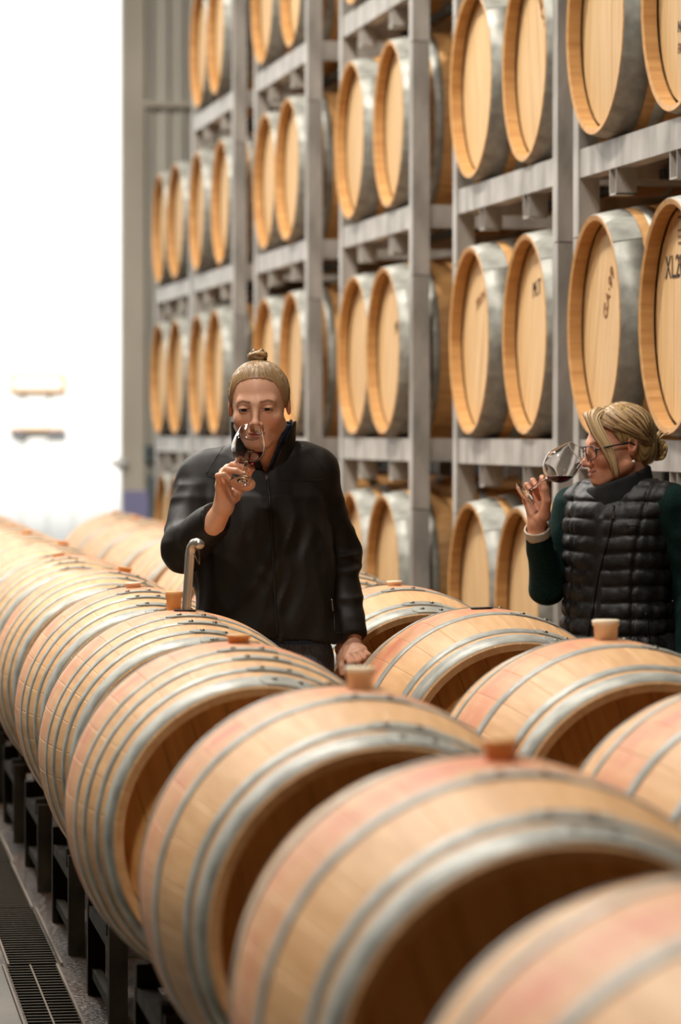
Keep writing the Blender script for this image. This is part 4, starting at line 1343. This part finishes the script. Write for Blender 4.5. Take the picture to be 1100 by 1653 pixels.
# ================================================================== woman in the quilted vest
Y2 = 9.72
YAW2 = math.radians(-32)
ROOT2 = Vector((PX(1000, 700, Y2).x, Y2, 0))
w2 = empty('person', ROOT2, 0, 'woman in black quilted vest and spectacles, smelling red wine in profile', 'person')
def L2(px, py, Y=Y2): return PX(px, py, Y) - ROOT2
HS2 = 0.955
HYAW = math.radians(-70)
T2 = Matrix.Translation(L2(997, 722, 9.70)) @ Matrix.Rotation(HYAW, 4, 'Z') @ Matrix.Rotation(math.radians(6), 4, 'X') @ Matrix.Scale(HS2, 4)
body = Geo()
head_geo(body, T2, SKIN2, LIP, np.array(srgb(140, 98, 66)), smile=1.0, mouth_open=0.0016, lids=0.0034, neck_to=(0.01, 0.075, -0.19))
H3 = {'fore': n3(L2(868, 866, 9.66)), 'wrist': n3(L2(867, 846, 9.65)),
      'fingers': {'index': [n3(L2(879, 803, 9.665)), n3(L2(876, 778, 9.655)), n3(L2(876, 771, 9.63)), n3(L2(879, 777, 9.612))],
                  'middle': [n3(L2(869, 801, 9.67)), n3(L2(863, 780, 9.66)), n3(L2(861, 776, 9.632)), n3(L2(866, 785, 9.615))],
                  'ring': [n3(L2(859, 803, 9.668)), n3(L2(852, 785, 9.655)), n3(L2(851, 783, 9.63)), n3(L2(857, 791, 9.616))],
                  'pinky': [n3(L2(851, 808, 9.66)), n3(L2(841, 793, 9.65)), n3(L2(838, 788, 9.63)), n3(L2(842, 793, 9.617))]},
      'thumb': [n3(L2(879, 832, 9.625)), n3(L2(884, 808, 9.60)), n3(L2(881, 789, 9.595)), n3(L2(877, 777, 9.60))]}
hand_geo(body, H3, SKIN2)
SHR2 = L2(926, 815, 9.80); ELR2 = L2(884, 948, 9.76); WRR2 = L2(868, 858, 9.655)
SHL2 = L2(1086, 815, 9.62); ELL2 = L2(1118, 950, 9.66); WRL2 = L2(1112, 1085, 9.60)
def core2(P):
    d, _, _ = loft(P, [(0.78, 0, 0, 0.13, 0.095), (1.0, 0, 0, 0.12, 0.085), (1.18, 0, 0, 0.12, 0.08), (1.23, 0, 0, 0.09, 0.06)], YAW2)
    d = smin(d, sd_chain(P, [n3(L2(1000, 800)), n3(SHR2), n3(ELR2), n3(WRR2)], [0.045, 0.036, 0.032, 0.022]), 0.03)
    d = smin(d, sd_chain(P, [n3(L2(1005, 800)), n3(SHL2), n3(ELL2), n3(WRL2)], [0.045, 0.036, 0.032, 0.022]), 0.03)
    for sx in (-1, 1):
        d = smin(d, sd_chain(P, [(sx * 0.08, 0, 0.82), (sx * 0.085, -0.01, 0.45), (sx * 0.085, 0.01, 0.07)], [0.07, 0.05, 0.035]), 0.02)
    d = smin(d, sd_cone(P, n3(L2(1008, 800, 9.73)), n3(L2(1010, 760, 9.73)), 0.052, 0.05), 0.03)
    d = smin(d, sd_ell(P, n3(WRL2 + Vector((0, -0.01, -0.07))), (0.03, 0.035, 0.07)), 0.02)
    return d
V, Q = sdf_mesh(core2, (-0.32, -0.24, 0.02), (0.28, 0.22, 1.36), 0.014)
body.add(V, Q, np.tile(SKIN2, (len(V), 1)))
finish('body', body, M['skin'], w2)
eyes(w2, T2, np.array(srgb(70, 84, 92)), gaze=(0.0, 0.15))

def hair2():
    c, r = (0, 0.020, 0.040), (0.083, 0.102, 0.090)
    def fn(P):
        d = sd_ell(P, c, r)
        d = smin(d, sd_ell(P, (0, 0.085, -0.012), (0.050, 0.032, 0.045)), 0.03)
        d = smin(d, sd_ell(P, (0, 0.046, -0.022), (0.066, 0.062, 0.056)), 0.02)
        ax = np.abs(P[..., 0])
        keep = 0.78 * P[..., 1] + 0.62 * P[..., 2] - 0.004 + 0.55 * np.clip(ax - 0.05, 0, 1)
        keep = np.minimum(keep, P[..., 2] + 0.060)
        # uncover the ears
        d = smax(d, -keep, 0.006)
        d = smax(d, -sd_ell(np.stack([ax, P[..., 1], P[..., 2]], -1), (0.088, 0.000, -0.018), (0.03, 0.030, 0.034)), 0.006)
        return d
    V, Q = sdf_mesh(fn, (-0.10, -0.10, -0.085), (0.10, 0.135, 0.14), 0.003)
    g = Geo()
    t = V[:, 2] * 40 + 18 * V[:, 1] + 6 * np.sin(V[:, 1] * 30)
    s = 0.5 + 0.5 * np.sin(t * 5 + 2 * np.sin(t * 2.3))
    base = np.array(srgb(128, 96, 58)); li = np.array(srgb(196, 164, 108))
    g.add(V, Q, base[None] * (1 - s[:, None]) + li[None] * s[:, None], T2)
    ho = finish('hair', g, M['hair'], w2)
    rnd = random.Random(8)
    mb = MB()
    bun = (0.0, 0.118, -0.012)
    def spline(cp, n):
        cp = [Vector(p) for p in cp]; cp = [cp[0]] + cp + [cp[-1]]
        out = []
        segs = len(cp) - 3
        for k in range(n):
            u = segs * k / (n - 1); i = min(int(u), segs - 1); t = u - i
            p0, p1, p2, p3 = cp[i:i+4]
            out.append(0.5 * ((2 * p1) + (p2 - p0) * t + (2*p0 - 5*p1 + 4*p2 - p3) * t*t + (3*p1 - p0 - 3*p2 + p3) * t**3))
        return out
    def surf(x, y, z, k=1.0):
        d = Vector((x - c[0], y - c[1], z - c[2]))
        q = math.sqrt((d.x / r[0]) ** 2 + (d.y / r[1]) ** 2 + (d.z / r[2]) ** 2)
        return Vector(c) + d / q * k
    for i in range(260):
        sx = 1 if rnd.random() < 0.72 else -1
        u = rnd.random()
        y0 = -0.080 + 0.12 * u
        st = surf(0.012 + 0.010 * sx, y0, 0.06 + 0.10 * min(1, (y0 + 0.10) / 0.09), 1.012)
        kk = 1.014 + rnd.uniform(0, 0.03)
        fan = rnd.random()
        mid1 = surf(sx * (0.060 + 0.01 * fan), y0 + 0.030 + 0.02 * fan, 0.055 + 0.05 * u, kk)
        mid2 = surf(sx * 0.075, 0.052 + 0.025 * u, 0.000 + 0.045 * u + 0.012 * fan, kk)
        end = Vector((sx * rnd.uniform(0.0, 0.028), 0.112 + rnd.uniform(-.006, .006), -0.015 + rnd.uniform(-0.02, 0.02)))
        mb.cur = hairc(rnd, srgb(198, 164, 116), 0.30) if rnd.random() < 0.62 else hairc(rnd, srgb(122, 88, 54), 0.4)
        rad = rnd.uniform(0.0016, 0.0030)
        mb.tube([T2 @ p for p in spline([st, mid1, mid2, end], 10)], [rad * .5] + [rad] * 8 + [rad * .6], 5)
    mb.build('hair_strands', M['hair'], ho)
    # long fringe lock falling over the cheek
    mb = MB()
    for i in range(80):
        u = rnd.uniform(-1.6, 1.6); v = rnd.uniform(0, 1)
        mb.cur = hairc(rnd, srgb(212, 180, 134), 0.25) if rnd.random() < 0.75 else hairc(rnd, srgb(140, 104, 66), 0.3)
        cp = [(0.012 + 0.004 * u, -0.055 + 0.030 * u, 0.124 - 0.010 * abs(u)), (0.030 + 0.004 * v, -0.084 + 0.014 * u, 0.092 + 0.004 * v),
              (0.052 + 0.005 * v, -0.080 + 0.013 * u, 0.050), (0.066 + 0.004 * v, -0.064 + 0.011 * u, 0.006), (0.070 + 0.003 * v, -0.050 + 0.007 * u, -0.030 - 0.02 * v),
              (0.068, -0.044 + 0.005 * u, -0.056 - 0.03 * v)]
        rad = rnd.uniform(0.0014, 0.0026)
        mb.tube([T2 @ p for p in spline(cp, 14)], [rad * .6] + [rad] * 9 + [rad * .8, rad * .6, rad * .4, rad * .15], 5)
    mb.build('fringe_lock', M['hair'], ho)
    mb = MB()
    for k in range(16):
        mb.cur = hairc(rnd, srgb(186, 152, 100), 0.4)
        a0 = rnd.uniform(0, 6.28); rad = rnd.uniform(0.012, 0.026)
        pts = []
        off = rnd.uniform(-0.012, 0.012)
        for i in range(13):
            a = a0 + 4.2 * i / 12
            pts.append(T2 @ Vector((off + 0.006 * math.sin(a * 2 + k), 0.128 + rad * math.cos(a) * 0.95, -0.018 + rad * math.sin(a) * 1.2)))
        mb.tube(pts, [0.002] + [0.0055] * 11 + [0.002], 6)
    mb.cur = srgb(150, 116, 72)
    V, Q = uv_sphere_geo(1.0, 16, 10)
    mb.add([T2 @ Vector((v[0] * 0.018, 0.126 + v[1] * 0.024, -0.018 + v[2] * 0.030)) for v in V], [tuple(int(k_) for k_ in q) for q in Q], True)
    for k in range(14):     # spiky ends
        mb.cur = hairc(rnd, srgb(204, 174, 122), 0.25)
        a = rnd.uniform(0.2, 1.5)
        p0 = Vector((rnd.uniform(-.01, .015), 0.128, 0.008)); p1 = p0 + Vector((rnd.uniform(-.01, .01), 0.030 * math.cos(a) + 0.01, 0.022 * math.sin(a) + 0.006))
        mb.tube([T2 @ p0, T2 @ ((p0 + p1) / 2 + Vector((0, 0, 0.004))), T2 @ p1], [0.0018, 0.0014, 0.0003], 4)
    mb.build('hair_bun', M['hair'], ho)
hair2()
mb = MB(); mb.lathe([(0, -0.005), (0.0036, -0.0035), (0.005, 0), (0.0036, 0.0035), (0, 0.005)], 14, T2 @ Matrix.Translation((0.0865, 0.008, -0.042))); mb.build('earring', M['pearl'], w2)
# spectacles
sp = bpy.data.objects.new('spectacles', None); COL.objects.link(sp); sp.parent = w2; sp.empty_display_size = 0.05
def rrect(cx, cz, w, h, y, wrap, n=32):
    pts = []
    for i in range(n):
        a = 2 * math.pi * i / n
        ca, sa = math.cos(a), math.sin(a)
        k = (abs(ca) ** 4 + abs(sa) ** 4) ** -0.25
        x = w * ca * k; z = h * sa * k * (1.0 if sa > 0 else 0.95)
        x *= 1.0 if z > 0 else 0.92
        pts.append(Vector((cx + x, y + wrap * abs(cx + x) ** 2, cz + z)))
    return pts
for sx in (-1, 1):
    ring = rrect(sx * 0.0335, -0.006, 0.0265, 0.0195, -0.104, 3.0)
    mb = MB(); mb.tube([T2 @ p for p in ring + [ring[0]]], 0.0016, 6, caps=False); fo = mb.build('rim', M['specs'], sp)
    mb = MB(); c0 = sum(ring, Vector()) / len(ring)
    a_ = [T2 @ p for p in ring]; b__ = [T2 @ (p + Vector((0, 0.0012, 0))) for p in ring]; m_ = len(a_)
    mb.add(a_ + b__, [tuple(range(m_)), tuple(range(2*m_-1, m_-1, -1))] + [(i, m_ + i, m_ + (i+1) % m_, (i+1) % m_) for i in range(m_)])
    mb.build('lens', M['lens'], fo)
    mb = MB(); mb.tube([T2 @ Vector(p) for p in ((sx * 0.060, -0.094, 0.004), (sx * 0.072, -0.070, 0.008), (sx * 0.080, -0.020, 0.012), (sx * 0.082, 0.006, 0.014), (sx * 0.080, 0.022, 0.004))], 0.0021, 6)
    mb.build('temple', M['specs'], sp)
mb = MB(); mb.tube([T2 @ Vector(p) for p in ((-0.009, -0.105, 0.0), (0, -0.107, 0.002), (0.009, -0.105, 0.0))], 0.0016, 6); mb.build('bridge', M['specs'], sp)

# green knit sleeves
def knit(P):
    ar = sd_chain(P, [n3(SHR2), n3(ELR2), n3(WRR2)], [0.056, 0.048, 0.034], 0.02)
    al = sd_chain(P, [n3(SHL2), n3(ELL2), n3(WRL2)], [0.060, 0.052, 0.036], 0.02)
    e = np.array(n3(ELR2)); w = np.array(n3(WRR2)); u = (w - e) / np.linalg.norm(w - e)
    ar = smax(ar, (P - w) @ u.astype(np.float32), 0.004)
    d, X, Y = loft(P, [(0.92, 0, 0, 0.125, 0.09), (1.20, 0, 0, 0.13, 0.09)], YAW2)
    d = smin(d, np.minimum(ar, al) - 0.003 * vnoise(P, (20, 20, 30)) - 0.002 * vnoise(P + 3, (40, 40, 22)), 0.02)
    return d
V, Q = sdf_mesh(knit, (-0.30, -0.22, 0.72), (0.29, 0.20, 1.30), 0.007)
g = Geo(); g.add(V, Q); kn = finish('knit_jumper', g, M['green'], w2)
def cuffs(P):
    u = (WRR2 - ELR2).normalized()
    a = WRR2 - u * 0.014; b = WRR2 + u * 0.014
    d = sd_cone(P, n3(a), n3(b), 0.0365, 0.0365)
    un = np.array(n3(u), np.float32)
    d = smax(d, (P - np.array(n3(b), np.float32)) @ un, 0.003)
    d = smax(d, -((P - np.array(n3(a), np.float32)) @ un), 0.003)
    return smax(d, -sd_cone(P, n3(WRR2), n3(WRR2 + u * 0.05), 0.031, 0.031), 0.002)
A_ = np.array(n3(WRR2))
V, Q = sdf_mesh(cuffs, tuple(A_ - 0.06), tuple(A_ + 0.06), 0.003)
g = Geo(); g.add(V, Q); finish('cuff', g, M['cuff'], w2)

# quilted vest
PITCH = 0.0455
z2 = lambda py: HC - (py - 700) / F * Y2
def vest(P):
    c2 = lambda px: L2(px, 700).x
    d, X, Y = loft(P, [(z2(1085), c2(1002), 0, 0.172, 0.135), (z2(1040), c2(1000), 0, 0.166, 0.130), (z2(960), c2(998), 0.0, 0.152, 0.120), (z2(880), c2(1002), 0.0, 0.163, 0.128),
                       (z2(835), c2(1004), 0.0, 0.160, 0.125), (z2(805), c2(1005), 0.005, 0.145, 0.105), (z2(780), c2(1006), 0.01, 0.10, 0.08)], YAW2)
    sh = np.minimum(sd_cone(P, n3(L2(1000, 806, 9.72)), n3(SHR2 + Vector((0.022, -0.01, 0.012))), 0.058, 0.050), sd_cone(P, n3(L2(1008, 806, 9.70)), n3(SHL2 + Vector((-0.02, 0.005, 0.012))), 0.058, 0.052))
    d = smin(d, sh, 0.03)
    # arm holes
    lx = np.abs(X)
    wob = 0.006 * vnoise(P + 1.0, (10, 10, 3))
    ph = (P[..., 2] + wob - 0.02 * np.abs(X)) / PITCH
    puff = np.abs(np.sin(np.pi * ph))
    zipd = np.abs(X + 0.004) 
    fr = np.clip((zipd - 0.006) / 0.012, 0, 1) + (Y > 0)
    fr = np.clip(fr, 0, 1)
    amp = 0.010 * np.clip((z2(772) - P[..., 2]) / 0.05, 0.3, 1)
    pleat = 0.0034 * vnoise(P, (60, 60, 14)) + 0.0022 * vnoise(P + 7, (38, 38, 50))
    d = d - amp * (np.sqrt(puff) - 0.45) * fr - pleat
    seam = np.abs(lx - 0.105 + 0.1 * np.clip(z2(880) - P[..., 2], -0.2, 0.08))
    d = d + 0.006 * np.clip(1 - seam / 0.007, 0, 1) * (Y < 0)
    d = smax(d, -sd_cone(P, n3(L2(1005, 795, 9.72)), n3(L2(1003, 740, 9.70)), 0.070, 0.085), 0.006)
    return d
V, Q = sdf_mesh(vest, (-0.26, -0.23, z2(1092)), (0.25, 0.22, z2(760)), 0.0046)
g = Geo(); g.add(V, Q); vs_ = finish('quilted_vest', g, M['vest'], w2)
VB = bvh_of(vs_.data)
def vcollar(P):
    c = L2(1003, 790, 9.705)
    X = P[..., 0] - c.x; Y = P[..., 1] - c.y
    lean = (P[..., 2] - z2(800)) * 0.25
    X = X + lean * 0.3
    q = np.sqrt(X ** 2 + (Y / 0.95) ** 2)
    d = np.abs(q - 0.089 + 0.12 * np.clip(P[..., 2] - z2(800), 0, 0.1)) - 0.009 - 0.0015 * vnoise(P, (60, 60, 30))
    top = z2(768) + 0.36 * np.clip(X, -0.1, 0.1) + 0.05 * Y
    d = smax(d, P[..., 2] - top, 0.008)
    return smax(d, z2(832) - P[..., 2], 0.004)
V, Q = sdf_mesh(vcollar, (-0.13, -0.15, z2(840)), (0.15, 0.14, z2(715)), 0.0048)
g = Geo(); g.add(V, Q); vc = finish('collar', g, M['fleece'], vs_)
L2f = lambda x, y: L2(x, y)
zl = lay_px(VB, [(986, 815), (983, 835), (976, 870), (968, 900), (961, 930), (956, 960), (951, 990), (946, 1020), (944, 1050)], 46, 0.0015, L2f)
mb = MB(); mb.tube(zl, 0.0045, 6, flat=0.5, up0=(0, 1, 0)); zo = mb.build('zip', M['zip'], vs_)
mb = MB(); p = zl[2]; mb.box((p.x - 0.003, p.y - 0.009, p.z - 0.016), (p.x + 0.003, p.y - 0.004, p.z + 0.004)); mb.build('zip_pull', M['zip_metal'], zo)
for pts in ([(1036, 985), (1040, 1020), (1038, 1048)],):
    q = lay_px(VB, pts, 14, 0.0008, L2f)
    mb = MB(); mb.tube(q, 0.003, 6); mb.build('pocket_zip', M['zip'], vs_)
q = lay_px(VB, [(1005, 846), (1016, 845), (1027, 846)], 12, 0.0008, L2f)
mb = MB(); mb.tube(q, 0.0022, 5, flat=0.5); mb.build('chest_logo', M['logo'], vs_)
V, Q = sdf_mesh(jeans, (-0.24, -0.2, 0.03), (0.24, 0.2, 0.95), 0.012)
g = Geo(); g.add(V, Q, None, Matrix.Rotation(YAW2, 4, 'Z')); finish('trousers', g, M['trousers'], w2)
shoes(w2)

# ================================================================== WINE GLASSES
def wine_glass(foot_px, axis, Yf, s, level_px, label, rot=0.0):
    foot = PX(*foot_px, Yf)
    ax = Vector(axis).normalized()
    Rq = Vector((0, 0, 1)).rotation_difference(ax).to_matrix().to_4x4()
    T = Matrix.Translation(foot) @ Rq @ Matrix.Scale(s, 4)
    t = empty('wine_glass', foot, 0, label, 'wine glass', 'wine glasses held to the nose')
    Tl = Matrix.Translation(-foot) @ T
    mb = MB()
    mb.lathe([(0, 0.0), (0.036, 0.0), (0.0375, 0.0007), (0.036, 0.0014), (0.024, 0.0017), (0.012, 0.0028), (0.006, 0.0065), (0.0042, 0.014), (0.0, 0.0141)], 48, Tl); mb.build('foot', M['glass'], t)
    mb = MB()
    mb.lathe([(0, 0.0140), (0.0042, 0.0142), (0.0034, 0.03), (0.0033, 0.06), (0.0045, 0.074), (0.0072, 0.0800), (0, 0.0802)], 24, Tl); mb.build('stem', M['glass'], t)
    out = [(0.0, 0.0803), (0.0085, 0.0815), (0.022, 0.088), (0.036, 0.100), (0.0450, 0.115), (0.0485, 0.131), (0.0475, 0.148), (0.0435, 0.168), (0.0385, 0.186), (0.0352, 0.198)]
    th = 0.0011
    inn = [(max(r - th, 0), z + (th if r < 0.03 else 0.0)) for r, z in out]
    def sm(pr):   # smooth profile
        res = []
        for i in range(len(pr) - 1):
            p0 = pr[max(i-1, 0)]; p1 = pr[i]; p2 = pr[i+1]; p3 = pr[min(i+2, len(pr)-1)]
            for k in range(4):
                u = k / 4
                res.append(tuple(0.5 * (2*p1[j] + (p2[j]-p0[j])*u + (2*p0[j]-5*p1[j]+4*p2[j]-p3[j])*u*u + (3*p1[j]-p0[j]-3*p2[j]+p3[j])*u**3) for j in (0, 1)))
        res.append(pr[-1])
        return [(max(r, 0), z) for r, z in res]
    so, si = sm(out), sm(inn)
    mb = MB(); mb.lathe(so + [(0.0347, 0.1984)] + si[::-1], 56, Tl); mb.build('bowl', M['glass'], t)
    # wine with a level surface
    bm = bmesh.new()
    n = 64
    rings = []
    for (r, z) in [(max(r - 0.0004, 0.0001), z + (0.0005 if i < 6 else 0)) for i, (r, z) in enumerate(si)]:
        rings.append([bm.verts.new(Tl @ Vector((r * math.cos(2*math.pi*k/n), r * math.sin(2*math.pi*k/n), z))) for k in range(n)])
    for i in range(len(rings) - 1):
        for k in range(n):
            bm.faces.new((rings[i][k], rings[i][(k+1) % n], rings[i+1][(k+1) % n], rings[i+1][k]))
    bm.faces.new(rings[0][::-1]); bm.faces.new(rings[-1])
    lv = PX(level_px[0], level_px[1], (Tl @ Vector((0, 0, 0.11)) + foot).y) - foot
    res = bmesh.ops.bisect_plane(bm, geom=bm.verts[:] + bm.edges[:] + bm.faces[:], plane_co=lv, plane_no=(0, 0, 1), clear_outer=True)
    ed = [e for e in bm.edges if e.is_boundary]
    if ed: bmesh.ops.holes_fill(bm, edges=ed, sides=0)
    bmesh.ops.recalc_face_normals(bm, faces=bm.faces[:])
    me = bpy.data.meshes.new('wine'); bm.to_mesh(me); bm.free()
    for p in me.polygons: p.use_smooth = len(p.vertices) <= 4
    me.materials.append(M['wine']); link('wine', me, t)
    return t
wine_glass((392, 780), (0.10, 0.66, 0.745), 8.832, 0.88, (400, 729), 'wine glass of red wine tilted up to the face of the woman in black')
wine_glass((848, 798), (0.76, 0.25, 0.60), 9.565, 0.98, (905, 768), 'wine glass of red wine held sideways by the woman in the vest')
# ================================================================== steel tube in the fourth barrel, loose bung
t = empty('sampling_tube', PX(301, 989, 8.57), 0, 'bent stainless steel tube standing in a barrel bunghole', 'tube')
o0 = PX(301, 989, 8.57)
pl = [(300, 1006), (301, 985), (304, 940), (307, 895), (309, 884), (313, 877.5), (318, 876), (323, 879)]
ys = [8.57, 8.57, 8.57, 8.57, 8.565, 8.555, 8.53, 8.50]
pts = [PX(x, y, yy) - o0 for (x, y), yy in zip(pl, ys)]
mb = MB(); mb.tube(pts, [0.0115] * len(pts), 18); mb.build('pipe', M['pipe'], t)
mb = MB()
hp = [(314, 884), (322, 890), (322, 911), (313, 894)]
mb.tube([PX(x, y, 8.535) - o0 for x, y in hp], 0.0018, 6); mb.build('wire_hook', M['zip_metal'], t)
p = PX(281, 986, 8.66)
p.z = 0.97
o = link('loose_bung', bung('bung_amber', 0.021, 0.044)); o.location = (p.x, 8.66, ZC + 0.348)
tag(o, 'loose amber bung standing on the barrel beside the steel tube', 'bung')

# ================================================================== drain
bar_me = None
mb = MB(); mb.box((-0.068, -0.002, -0.0008), (0.068, 0.002, 0)); bar_me = mb.mesh('grate_bar'); bar_me.materials.append(M['grate'])
yb = [6.0, 7.14, 8.22, 9.32, 10.43, 11.55, 12.7]
dro = ['first', 'second', 'third', 'fourth', 'fifth', 'sixth']
drot = math.atan2(0.1487, 0.9889)
jit = [0.0, 0.004, -0.008, 0.006, -0.004, 0.003]
for i in range(6):
    y0, y1 = yb[i] + 0.004, yb[i+1] - 0.004
    c = drain_pt((y0 + y1) / 2, jit[i], 0.007)
    L = (y1 - y0) / 0.9889
    g_ = empty('drain_grate', c, drot, 'slotted steel floor drain grate, %s panel from the camera' % dro[i], 'drain grate', 'grate panels along the floor drain')
    for sx in (-1, 1):
        mb = MB(); mb.box((sx * 0.071 - 0.003, -L/2, -0.006), (sx * 0.071 + 0.003, L/2, 0.002)); mb.build('side_bar', M['grate'], g_)
    n = int(L / 0.043)
    for k in range(n):
        link('grate_bar', bar_me, g_).location = (0, -L/2 + L * (k + 0.5) / n, 0)
    if i == 2:
        mb = MB(); mb.box((-0.002, -L/2, -0.002), (0.002, L/2, 0.0008)); mb.build('tie_rod', M['grate'], g_)
mb = MB()
a = drain_pt(5.9, 0); b = drain_pt(12.8, 0)
off = Vector((0.9889, 0.1487, 0)) * 0.068
up = Vector((0, 0, 0.0012))
mb.add([a - off + up, a + off + up, b + off + up, b - off + up], [(0, 1, 2, 3)])  # flat black sheet, puts the shaded depth of the channel into colour
o = mb.build('floor_drain_pit_shade', M['pit_shade']); tag(o, 'flat black sheet for the shaded drain channel under the grates', None, None, 'structure')
